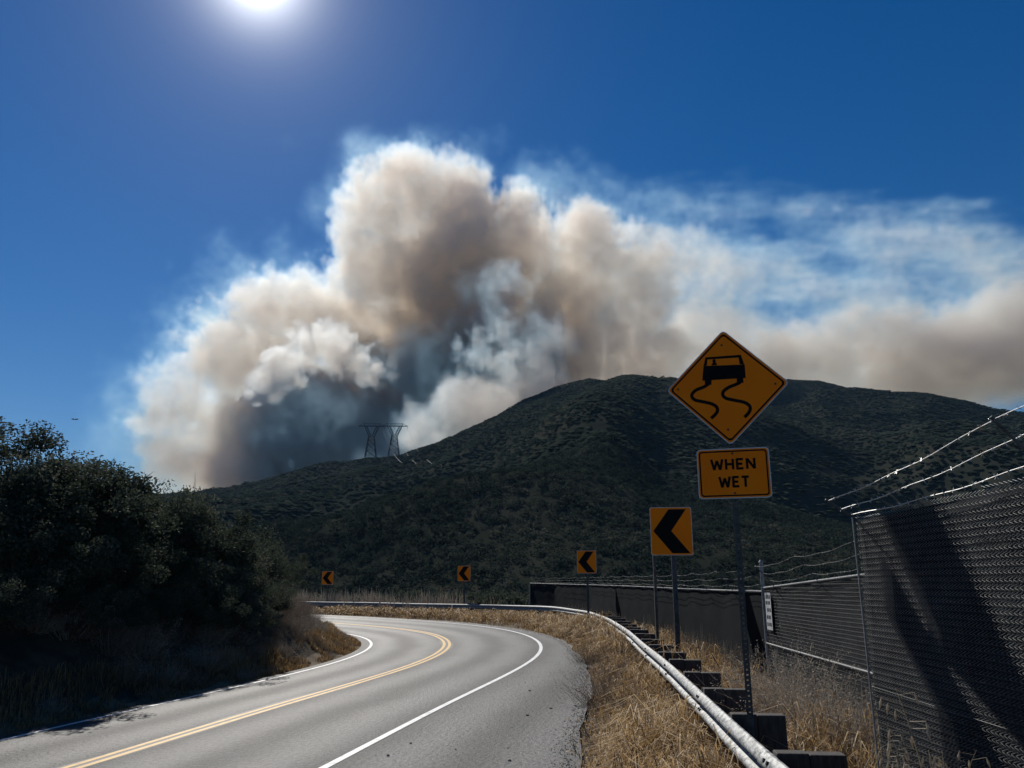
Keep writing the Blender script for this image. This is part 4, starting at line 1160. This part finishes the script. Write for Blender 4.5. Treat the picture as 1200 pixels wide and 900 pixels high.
for (px, py, Yd) in [(700, 722, 32.0), (712, 724, 30), (690, 722, 34.5), (722, 734, 27), (676, 722, 38), (735, 742, 23), (745, 765, 18.5), (700, 745, 24), (728, 790, 15.5), (760, 800, 14.0)]:
    c = at_y(px, py, Yd); place(tw, c[0] - 0.25, Yd, random.uniform(0.7, 0.95), random.uniform(0, 6.28))
# bushes standing just over the edge outside the bend
mid = make_shrub("scrub_bush", "low dark bush beyond the outer guardrail of the bend", "bush", 160, 2.0, 1.7, 40, 5000, 0.11, "bushes beyond the outer guardrail", tintbase=0.45)
for i in range(34):
    px = random.uniform(330, 640); Yd = random.uniform(70, 92); c = at_y(px, 700, Yd)
    g = float(tz(c[0], Yd)); top = at_y(px, random.uniform(684, 700), Yd)[2]; h = top - g
    if h < 0.8 or h > 9: continue
    place(mid, c[0], Yd, max(1.0, h / 2.0 * 0.8), random.uniform(0, 6.28), h / 1.95)

# wild oats by the near fence
def make_oat(seed):
    r_ = np.random.default_rng(seed); root = thing("wild_oat", "pale wild oat stalk with drooping spikelets against the tall dark fence", "grass stalk", (0, 0, 0), "wild oats beside the tall fence")
    H = 0.75; lean = np.array([r_.normal() * 0.18, r_.normal() * 0.10])
    pts = [np.array([lean[0] * t * t, lean[1] * t * t, H * t * (1 - 0.12 * t)]) for t in np.linspace(0, 1, 7)]
    MB().tube(pts, np.linspace(0.0028, 0.0012, 7), 4, cap=False).build("stalk", MAT['oat']).parent = root
    C = []
    sp = MB()
    for k in range(16):
        t = 0.45 + 0.55 * k / 16; p = np.array([lean[0] * t * t, lean[1] * t * t, H * t * (1 - 0.12 * t)])
        a = r_.uniform(0, 6.28); L_ = 0.10 * (1.25 - t) + 0.025
        e = p + np.array([math.cos(a) * L_, math.sin(a) * L_ * 0.7, 0.01]); sp.tube([p, e], 0.0010, 3, cap=False)
        f = e + np.array([math.cos(a) * 0.010, math.sin(a) * 0.010, -0.040]); sp.tube([e, (e + f) / 2, f], [0.0010, 0.0048, 0.0006], 5, cap=False)
    o = sp.build("spikelets", MAT['oat']); o.parent = root; o["kind"] = "stuff"
    return root
for o in ():
    pass
oats = [make_oat(300 + i) for i in range(3)]
for i, (px, py, Yd) in enumerate([(1092, 905, 5.6), (1102, 915, 5.3), (1128, 920, 5.0), (1112, 925, 5.1), (1145, 925, 4.9), (1070, 915, 5.9), (1040, 920, 6.2), (1098, 910, 5.45), (1118, 918, 5.2), (1135, 922, 4.95), (1086, 912, 5.65), (1108, 925, 5.3)]):
    c = at_y(px, py, Yd); place(oats[i % 3], min(c[0], FX - 0.10), Yd, random.uniform(0.9, 1.1) * (2.0 if i == 0 else 1.5), random.uniform(0, 6.28))

# ---- chaparral covering the hill
def lump(r, seg):
    """one rounded bush: half icosphere with uneven surface"""
    bm_ = bmesh.new(); bmesh.ops.create_icosphere(bm_, subdivisions=seg, radius=1.0)
    for v in list(bm_.verts):
        if v.co.z < -0.35: bm_.verts.remove(v)
    for v in bm_.verts:
        k = 1 + r.normal() * (0.16 if seg == 1 else 0.20); v.co *= k; v.co.z *= 0.85
    bm_.verts.index_update(); bmesh.ops.triangulate(bm_, faces=bm_.faces)
    V = np.array([v.co[:] for v in bm_.verts]); T = np.array([[q.index for q in f.verts] for f in bm_.faces]); bm_.free()
    return V, T
def leafy_lump(r, n):
    C = unit(r.normal(size=(n, 3))); C[:, 2] = np.abs(C[:, 2]) * 0.95 - 0.12
    bump = 1 + 0.22 * np.sin(C[:, :1] * 5 + r.random() * 6) * np.sin(C[:, 1:2] * 5 + r.random() * 6)
    C = C * r.uniform(0.72, 1.05, (n, 1)) * bump
    V, T, _ = leaf_mesh(C, C + np.array([0, 0, 0.3]), np.full(n, 0.42) * r.uniform(0.6, 1.3, n), np.full(n, 0.34), np.zeros(n), r)
    return V, T
def scatter(name, protos_, X, Y, S, tint, label, flat=1.0):
    VV, TT, AA, b = [], [], [], 0
    r_ = np.random.default_rng(9)
    Z = hill_z(X, Y); which = r_.integers(0, len(protos_), len(X)); a = r_.uniform(0, 6.28, len(X)); sq = r_.uniform(0.65, 1.1, len(X)) * flat
    for k, (V, T) in enumerate(protos_):
        m = which == k; n_ = m.sum(); ca, sa = np.cos(a[m])[:, None], np.sin(a[m])[:, None]
        x = (V[None, :, 0] * ca - V[None, :, 1] * sa) * S[m][:, None] + X[m][:, None]
        y = (V[None, :, 0] * sa + V[None, :, 1] * ca) * S[m][:, None] + Y[m][:, None]
        z = V[None, :, 2] * S[m][:, None] * sq[m][:, None] + Z[m][:, None] + 0.1 * S[m][:, None]
        VV.append(np.stack([x, y, z], -1).reshape(-1, 3)); TT.append((T[None] + (b + np.arange(n_) * len(V))[:, None, None]).reshape(-1, 3))
        AA.append(np.repeat(tint[m], len(V)) + r_.normal(size=n_ * len(V)) * 0.04); b += n_ * len(V)
    return tag(fast_mesh(name, np.concatenate(VV), np.concatenate(TT), MAT['chaparral'], None, {"tint": np.clip(np.concatenate(AA), 0, 1)}), label, kind="stuff")
def hill_points(n, r0, r1, cov_seed, thr=-1.4):
    a = r.uniform(math.radians(-37), math.radians(37), n); rr = np.sqrt(r.uniform(r0 ** 2, r1 ** 2, n))
    x, y = np.sin(a) * rr, np.cos(a) * rr
    keep = (rr < ridge_r(a) * 1.02) & (vnoise(x, y, 34, cov_seed) + 0.6 * vnoise(x, y, 11, cov_seed + 1) > thr)
    return x[keep], y[keep]
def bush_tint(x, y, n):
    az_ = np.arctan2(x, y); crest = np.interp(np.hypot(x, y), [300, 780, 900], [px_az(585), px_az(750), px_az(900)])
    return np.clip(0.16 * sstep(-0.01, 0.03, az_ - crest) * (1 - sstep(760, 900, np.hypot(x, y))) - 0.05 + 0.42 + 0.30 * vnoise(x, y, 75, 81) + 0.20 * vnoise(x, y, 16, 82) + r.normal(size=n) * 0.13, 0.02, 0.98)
x, y = hill_points(17500, 96, 380, 91)
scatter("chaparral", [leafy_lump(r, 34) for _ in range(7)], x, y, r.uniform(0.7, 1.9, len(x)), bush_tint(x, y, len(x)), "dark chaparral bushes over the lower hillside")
x, y = hill_points(80000, 360, 1180, 95, -1.25)
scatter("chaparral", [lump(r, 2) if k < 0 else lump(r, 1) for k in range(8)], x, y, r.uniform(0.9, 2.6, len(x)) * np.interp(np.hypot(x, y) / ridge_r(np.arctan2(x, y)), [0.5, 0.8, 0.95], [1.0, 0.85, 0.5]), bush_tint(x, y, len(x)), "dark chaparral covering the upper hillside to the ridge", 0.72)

# a few stones and crumbs on the shoulder
for i in range(15):
    S_ = random.uniform(3, 14); W_ = -random.uniform(0.4, 2.6); p = road_pt(S_, W_); k = random.uniform(0.012, 0.035)
    bm_ = bmesh.new(); bmesh.ops.create_icosphere(bm_, subdivisions=1, radius=k)
    for v in bm_.verts: v.co *= random.uniform(0.7, 1.2); v.co.z *= 0.6
    me = bpy.data.meshes.new("stone"); bm_.to_mesh(me); bm_.free(); me.materials.append(MAT['stone'])
    o = bpy.data.objects.new("stone", me); COL.objects.link(o); o.location = (p[0], p[1], p[2] + k * 0.35)
    tag(o, "small loose stone lying on the paved shoulder", "stone", "loose stones on the shoulder")

# loose gravel where the paving breaks off
n_ = 5200
gs = 2.0 + 42.0 * r.random(n_) ** 1.8; gw = -shoulder(gs) + r.normal(size=n_) * 0.16 - 0.05
gp = road_pt(gs, gw); gp[:, 2] = np.maximum(tz(gp[:, 0], gp[:, 1]) + 0.004, np.where(gw > -shoulder(gs), gp[:, 2] + 0.003, -9))
gk = r.uniform(0.006, 0.022, n_)
tet = np.array([[1, 0, -0.3], [-0.5, 0.87, -0.3], [-0.5, -0.87, -0.3], [0.1, 0.1, 0.7]])
ga = r.uniform(0, 6.28, n_)
gv = np.stack([(tet[None, :, 0] * np.cos(ga)[:, None] - tet[None, :, 1] * np.sin(ga)[:, None]) * gk[:, None], (tet[None, :, 0] * np.sin(ga)[:, None] + tet[None, :, 1] * np.cos(ga)[:, None]) * gk[:, None], tet[None, :, 2] * gk[:, None]], -1) + gp[:, None, :]
gf = (np.array([[0, 1, 3], [1, 2, 3], [2, 0, 3], [0, 2, 1]])[None] + (np.arange(n_) * 4)[:, None, None]).reshape(-1, 3)
tag(fast_mesh("gravel", gv.reshape(-1, 3), gf, MAT['stone']), "loose gravel along the broken edge of the paving", kind="stuff")
# ------------------------------------------------------------------ wildfire smoke behind the ridge (true 3D volume)
def build_smoke(name, label, YC, lo, hi, vox, blobs, holes, seed):
    r = np.random.default_rng(seed)
    M = YC / F_PX; K = YC / 2600.0             # metres per picture pixel at that distance
    lo, hi, vox = (np.array(a, float) for a in (lo, hi, vox))
    n = np.ceil((hi - lo) / vox).astype(int) + 1
    hi = lo + (n - 1) * vox
    ax = [lo[i] + np.arange(n[i]) * vox[i] for i in range(3)]
    X, Y, Z = np.meshgrid(*[a.astype(np.float32) for a in ax], indexing='ij', sparse=True)
    def octave(size): return noise3(n, [max(2.0, size * K / v) for v in vox], r)
    # domain warp so that the puffs lose their round outline
    wx = K * (55 * octave(330) + 30 * octave(130) + 17 * octave(62) + 9 * octave(30))
    wz = K * (55 * octave(330) + 30 * octave(130) + 17 * octave(62) + 9 * octave(30))
    wy = K * (60 * octave(330) + 26 * octave(120))
    bil = (0.42 * np.abs(octave(210)) + 0.30 * np.abs(octave(105)) + 0.24 * np.abs(octave(52)) + 0.20 * np.abs(octave(27)) + 0.12 * np.abs(octave(15))) * 2.0
    bil = np.clip(bil - bil.mean(), -0.9, 0.38)
    wisp = 0.5 * octave(160) + 0.3 * octave(75) + 0.2 * octave(36) + 0.16 * octave(18)
    def streaky(size): return noise3(n, [max(2.0, size * K * 3.2 / vox[0]), max(2.0, size * K * 1.5 / vox[1]), max(2.0, size * K * 0.8 / vox[2])], r)
    streak = (0.5 * streaky(130) + 0.35 * streaky(60) + 0.25 * streaky(30) + 0.2 * streaky(16)) if K == 1.0 else wisp
    XW, YW, ZW = X + wx, Y + wy, Z + wz
    dens = np.zeros(n, np.float32)
    # px, py, radius x, radius y (pixels), depth offset, depth radius (pixels), density, edge softness, roughness
    for (px, py, rx, ry, oy, ry3, rho, soft, rough, style) in blobs:
        c = at_y(px, py, YC + oy * M)
        grow = 1.0 if style in 'ws' else 1.0 + 0.22 * rough
        sx, sy, sz = rx * M * grow, ry3 * M * grow, ry * M * grow
        k = 1.7
        i0 = np.maximum(0, np.floor((c - np.array([sx, sy, sz]) * k - 80 * K - lo) / vox)).astype(int)
        i1 = np.minimum(n, np.ceil((c + np.array([sx, sy, sz]) * k + 80 * K - lo) / vox).astype(int) + 1)
        if (i1 <= i0).any(): continue
        s = tuple(slice(a, b) for a, b in zip(i0, i1))
        d = np.sqrt(((XW[s] - c[0]) / sx) ** 2 + ((YW[s] - c[1]) / sy) ** 2 + ((ZW[s] - c[2]) / sz) ** 2)
        nz = bil[s] if style == 'b' else streak[s] if style == 's' else wisp[s]
        f = 1.0 - d + rough * nz
        t = np.clip(f / soft, 0, 1)
        t = t * t * (3 - 2 * t) * rho
        if style == 's': t = t * np.clip(0.75 + 0.9 * streak[s], 0.0, 2.0)
        if style == 'w': t = t * np.clip(0.75 + 0.6 * wisp[s], 0.0, 2.0)
        dens[s] = np.maximum(dens[s], t) if style != 'a' else dens[s] + t
    fine = 0.5 * octave(60) + 0.55 * octave(30) + 0.5 * octave(15)
    dens *= np.clip(1.0 + 1.1 * fine * np.exp(-dens / 1.2), 0.10, 2.4)
    # carve: holes of clearer air
    for (px, py, rx, ry, oy, ry3, keep) in holes:
        c = at_y(px, py, YC + oy * M)
        d = np.sqrt(((XW - c[0]) / (rx * M)) ** 2 + ((YW - c[1]) / (ry3 * M)) ** 2 + ((ZW - c[2]) / (ry * M)) ** 2)
        t = np.clip((1.15 - d - 0.3 * wisp) / 0.5, 0, 1)
        dens *= 1 - t * (1 - keep)
    for a, (i, j) in ((0, (0, -1)), (1, (0, -1)), (2, (0, -1))):
        sl = [slice(None)] * 3
        for e in (i, j):
            sl[a] = e; dens[tuple(sl)] = 0
    me = bpy.data.meshes.new(name)
    N = int(n.prod())
    me.vertices.add(N)
    me.attributes.new("smoke_density", 'FLOAT', 'POINT').data.foreach_set("value", dens.transpose(2, 1, 0).ravel())
    ob = bpy.data.objects.new(name, me)
    COL.objects.link(ob)
    ob["kind"] = "stuff"; ob["label"] = label; ob["category"] = "smoke"
    # the vertices carry the density; geometry nodes turn them into a fog volume
    nt = bpy.data.node_groups.new("smoke_to_volume", 'GeometryNodeTree')
    nt.interface.new_socket("Geometry", in_out='INPUT', socket_type='NodeSocketGeometry')
    nt.interface.new_socket("Geometry", in_out='OUTPUT', socket_type='NodeSocketGeometry')
    N_, L_ = nt.nodes, nt.links
    gi, go = N_.new("NodeGroupInput"), N_.new("NodeGroupOutput")
    vc = N_.new("GeometryNodeVolumeCube")
    vc.inputs["Min"].default_value = tuple(lo); vc.inputs["Max"].default_value = tuple(hi)
    for k, v in zip("XYZ", n): vc.inputs["Resolution " + k].default_value = int(v)
    pos = N_.new("GeometryNodeInputPosition")
    sub = N_.new("ShaderNodeVectorMath"); sub.operation = 'SUBTRACT'; sub.inputs[1].default_value = tuple(lo)
    div = N_.new("ShaderNodeVectorMath"); div.operation = 'DIVIDE'; div.inputs[1].default_value = tuple(vox)
    add = N_.new("ShaderNodeVectorMath"); add.operation = 'ADD'; add.inputs[1].default_value = (0.5, 0.5, 0.5)
    flo = N_.new("ShaderNodeVectorMath"); flo.operation = 'FLOOR'
    dot = N_.new("ShaderNodeSeparateXYZ")
    L_.new(pos.outputs[0], sub.inputs[0]); L_.new(sub.outputs[0], div.inputs[0]); L_.new(div.outputs[0], add.inputs[0])
    L_.new(add.outputs[0], flo.inputs[0]); L_.new(flo.outputs[0], dot.inputs[0])
    def clampi(sock, n_):
        t = N_.new("FunctionNodeFloatToInt"); t.rounding_mode = 'ROUND'; L_.new(sock, t.inputs[0])
        return t.outputs[0]
    def im(op, a, b):
        t = N_.new("FunctionNodeIntegerMath"); t.operation = op
        L_.new(a, t.inputs[0])
        if isinstance(b, int): t.inputs[1].default_value = b
        else: L_.new(b, t.inputs[1])
        return t.outputs[0]
    ix, iy, iz = clampi(dot.outputs[0], n[0]), clampi(dot.outputs[1], n[1]), clampi(dot.outputs[2], n[2])
    idx = im('ADD', ix, im('MULTIPLY', im('ADD', iy, im('MULTIPLY', iz, int(n[1]))), int(n[0])))
    na = N_.new("GeometryNodeInputNamedAttribute"); na.data_type = 'FLOAT'; na.inputs["Name"].default_value = "smoke_density"
    si = N_.new("GeometryNodeSampleIndex"); si.data_type = 'FLOAT'; si.domain = 'POINT'; si.clamp = True
    L_.new(gi.outputs[0], si.inputs["Geometry"]); L_.new(na.outputs["Attribute"], si.inputs["Value"]); L_.new(idx, si.inputs["Index"])
    L_.new(si.outputs["Value"], vc.inputs["Density"])
    sm = N_.new("GeometryNodeSetMaterial")
    L_.new(vc.outputs[0], sm.inputs[0])
    L_.new(sm.outputs[0], go.inputs[0])
    m = bpy.data.materials.new("smoke"); m.use_nodes = True
    mn, ml = m.node_tree.nodes, m.node_tree.links
    mn.clear()
    mo = mn.new("ShaderNodeOutputMaterial")
    at = mn.new("ShaderNodeAttribute"); at.attribute_name = "density"
    sc = mn.new("ShaderNodeVolumeScatter"); ab = mn.new("ShaderNodeVolumeAbsorption"); ad = mn.new("ShaderNodeAddShader")
    d1 = mn.new("ShaderNodeMath"); d1.operation = 'MULTIPLY'; d1.inputs[1].default_value = 0.010 / K
    d2 = mn.new("ShaderNodeMath"); d2.operation = 'MULTIPLY'; d2.inputs[1].default_value = 0.0012 / K
    ml.new(at.outputs["Fac"], d1.inputs[0]); ml.new(at.outputs["Fac"], d2.inputs[0])
    cm = mn.new("ShaderNodeMix"); cm.data_type = 'RGBA'      # thin fresh smoke is fine and blue, dense smoke is coarse and grey
    cm.inputs[6].default_value = (0.40, 0.72, 1.0, 1); cm.inputs[7].default_value = (0.80, 0.905, 1.0, 1)
    mr = mn.new("ShaderNodeMapRange"); mr.inputs["From Min"].default_value = 0.05; mr.inputs["From Max"].default_value = 0.65
    ml.new(at.outputs["Fac"], mr.inputs["Value"]); ml.new(mr.outputs[0], cm.inputs["Factor"]); ml.new(cm.outputs[2], sc.inputs["Color"])
    sc.inputs["Anisotropy"].default_value = 0.45
    ab.inputs["Color"].default_value = (0.48, 0.44, 0.24, 1)
    ml.new(d1.outputs[0], sc.inputs["Density"]); ml.new(d2.outputs[0], ab.inputs["Density"])
    ml.new(sc.outputs[0], ad.inputs[0]); ml.new(ab.outputs[0], ad.inputs[1]); ml.new(ad.outputs[0], mo.inputs["Volume"])
    me.materials.append(m)
    sm.inputs["Material"].default_value = m
    mod = ob.modifiers.new("volume", 'NODES'); mod.node_group = nt
    return ob
PLUME_HOLES = [(1000, 345, 75, 20, 0, 400, 0.85), (700, 225, 60, 16, 0, 300, 0.5)]
PLUME = [
    # main head
    (488, 252, 88, 68, 0, 85, .8, .2, .7, 'b'), (425, 262, 46, 50, 10, 55, .7, .22, .75, 'b'), (500, 212, 62, 40, 0, 60, .5, .28, .75, 'b'),
    (570, 308, 98, 66, 0, 95, 1.1, .2, .65, 'b'), (455, 330, 88, 72, 20, 90, .9, .2, .65, 'b'), (540, 365, 115, 85, 60, 120, 1.7, .2, .5, 'b'),
    # dark cores
    (530, 450, 100, 95, 90, 110, 4.5, .22, .3, 'b'), (365, 515, 95, 85, 60, 110, 5.0, .22, .3, 'b'), (450, 440, 80, 90, 95, 100, 2.6, .25, .3, 'b'), (460, 510, 110, 90, 100, 100, 3.2, .25, .3, 'b'),
    (430, 590, 200, 70, 100, 100, 2.4, .3, .3, 'b'), (620, 510, 120, 95, 100, 100, 2.0, .3, .3, 'b'),
    # left shoulder
    (360, 365, 88, 64, 30, 95, .8, .26, .7, 'b'), (300, 425, 85, 78, 40, 95, .9, .26, .7, 'b'), (235, 490, 80, 80, 60, 90, .6, .4, .7, 'b'),
    (300, 545, 68, 85, 30, 90, 1.4, .35, .4, 'b'), (225, 560, 62, 60, 40, 80, .5, .6, .5, 'b'), (395, 375, 60, 60, 60, 90, 1.1, .3, .4, 'b'),
    # arch to the right, plume blowing off
    (655, 395, 58, 105, 20, 80, 1.6, .3, .4, 'b'), (690, 320, 110, 60, 20, 90, .9, .3, .8, 'b'), (720, 410, 100, 90, 30, 95, .85, .3, .7, 'b'),
    (790, 320, 130, 68, 30, 95, .55, .6, .5, 'b'), (830, 410, 140, 80, 30, 95, .6, .6, .4, 'b'), (900, 310, 160, 66, 30, 90, .45, .7, .6, 's'),
    (950, 425, 165, 66, 30, 90, 1.0, .5, .4, 'b'), (1080, 430, 165, 72, 30, 90, 1.3, .5, .4, 'b'), (1190, 395, 150, 78, 30, 90, 1.3, .45, .4, 'b'), (1330, 410, 170, 95, 30, 90, .9, .5, .4, 'b'),
    (1080, 300, 230, 66, 30, 90, .46, .7, .6, 's'), (1250, 335, 190, 62, 30, 90, .46, .7, .6, 's'), (1000, 345, 200, 80, 60, 90, .55, .7, .5, 's'), (1150, 350, 170, 56, 60, 90, .42, .7, .6, 's'),
    # thin blue veils around the whole plume
    (425, 215, 80, 75, 20, 70, .16, .9, .9, 'w'), (515, 200, 95, 50, 20, 70, .16, .9, .9, 'w'), (335, 325, 100, 65, 30, 70, .18, .9, .9, 'w'), (250, 410, 110, 95, 40, 80, .20, .9, .9, 'w'), (175, 480, 85, 95, 40, 80, .18, .9, .9, 'w'), (610, 228, 110, 55, 20, 70, .18, .9, .9, 'w'),
    (220, 420, 95, 90, 30, 80, .20, .9, 1.0, 'w'), (165, 460, 60, 75, 30, 60, .16, .9, 1.0, 'w'), (280, 350, 70, 45, 30, 60, .2, .9, 1.0, 'w'), (680, 248, 140, 44, 10, 60, .22, .9, .8, 'w'), (810, 252, 130, 38, 10, 60, .22, .9, .8, 's'), (930, 262, 130, 34, 10, 60, .18, .9, .8, 's'),
    (250, 560, 60, 25, -60, 60, .5, .6, .8, 'w'), (150, 520, 60, 50, 20, 60, .14, .9, 1.0, 'w'), (250, 380, 60, 50, 0, 60, .2, .9, 1.0, 'w'),
]
# fresh puffs in front of the main plume, in full sun
def lobes(path, n, r0, r1, rho, soft, rough, seed, spread):
    q = np.random.default_rng(seed); P = np.array(path, float); d = np.concatenate([[0], np.cumsum(np.hypot(*np.diff(P[:, :2], axis=0).T))]); out = []
    for k in range(n):
        t = d[-1] * (k + q.random()) / n
        x, y, w_ = (float(np.interp(t, d, P[:, a])) for a in range(3))
        R = q.uniform(r0, r1) * w_
        out.append((x + q.normal() * spread * w_, y + q.normal() * spread * w_ * 0.8, R, R * 0.8, q.normal() * spread * w_, R, rho * q.uniform(0.7, 1.3), soft, rough, 'b'))
    return out
PUFFS_LEFT = lobes([(286, 500, .6), (300, 470, .8), (325, 440, 1), (345, 415, 1), (370, 392, 1.2), (402, 408, 1.1), (436, 426, .8)], 80, 4, 11, 1.5, .26, 1.25, 31, 14) + [
    (366, 396, 36, 24, 0, 26, .7, .4, 1.2, 'b'), (402, 416, 36, 24, -5, 26, .7, .4, 1.2, 'b'), (328, 438, 32, 24, 0, 24, .7, .4, 1.2, 'b'), (302, 468, 26, 22, 0, 20, .6, .4, 1.2, 'b'), (436, 428, 26, 18, -10, 20, .6, .4, 1.2, 'b'),
    (375, 475, 90, 66, 10, 20, .18, .8, .9, 'w'), (330, 505, 64, 48, 10, 20, .14, .8, .9, 'w')]
PUFFS_RIDGE = lobes([(600, 512, 1.1), (614, 470, 1.1), (596, 425, 1.2), (608, 395, 1.0), (588, 360, .9), (572, 335, .7)], 70, 7, 14, .32, .7, 1.2, 32, 15) + [
    (582, 352, 38, 40, 0, 26, .22, .5, 1.1, 'w'), (594, 385, 36, 32, 0, 26, .22, .5, 1.3, 'w'), (596, 424, 44, 34, 0, 28, .4, .45, 1.3, 'b'), (614, 462, 38, 34, 0, 26, .5, .45, 1.3, 'b'), (604, 495, 44, 30, 0, 26, .6, .45, 1.2, 'b'), (636, 415, 34, 48, 0, 24, .3, .5, 1.0, 'w'),
    (450, 520, 90, 38, 0, 30, .4, .5, .9, 'w'), (520, 500, 64, 40, 0, 30, .7, .5, .9, 'w'), (560, 480, 50, 46, 0, 30, .9, .5, .9, 'w'), (390, 540, 60, 24, 0, 30, .3, .6, .9, 'w'), (505, 430, 75, 85, 0, 20, .15, .9, .9, 'w'), (545, 345, 50, 45, 0, 20, .16, .9, .9, 'w'),
]
build_smoke("smoke_plume", "huge billowing brown and white wildfire smoke plume rising behind the ridge", 2600.0, (-1480, 2080, 230), (1960, 3020, 1700), (6.6, 10.5, 6.6), PLUME, PLUME_HOLES, 4)
build_smoke("smoke_puff", "crisp cauliflower smoke puff in front of the plume, left of the pylons", 1600.0, (-620, 1530, 180), (-200, 1680, 640), (3.6, 4.4, 3.6), PUFFS_LEFT, [], 5)
build_smoke("smoke_puff", "white fresh smoke rising right behind the ridge beside the pylons", 1180.0, (-330, 1120, 110), (110, 1240, 500), (2.8, 3.6, 2.8), PUFFS_RIDGE, [], 6)
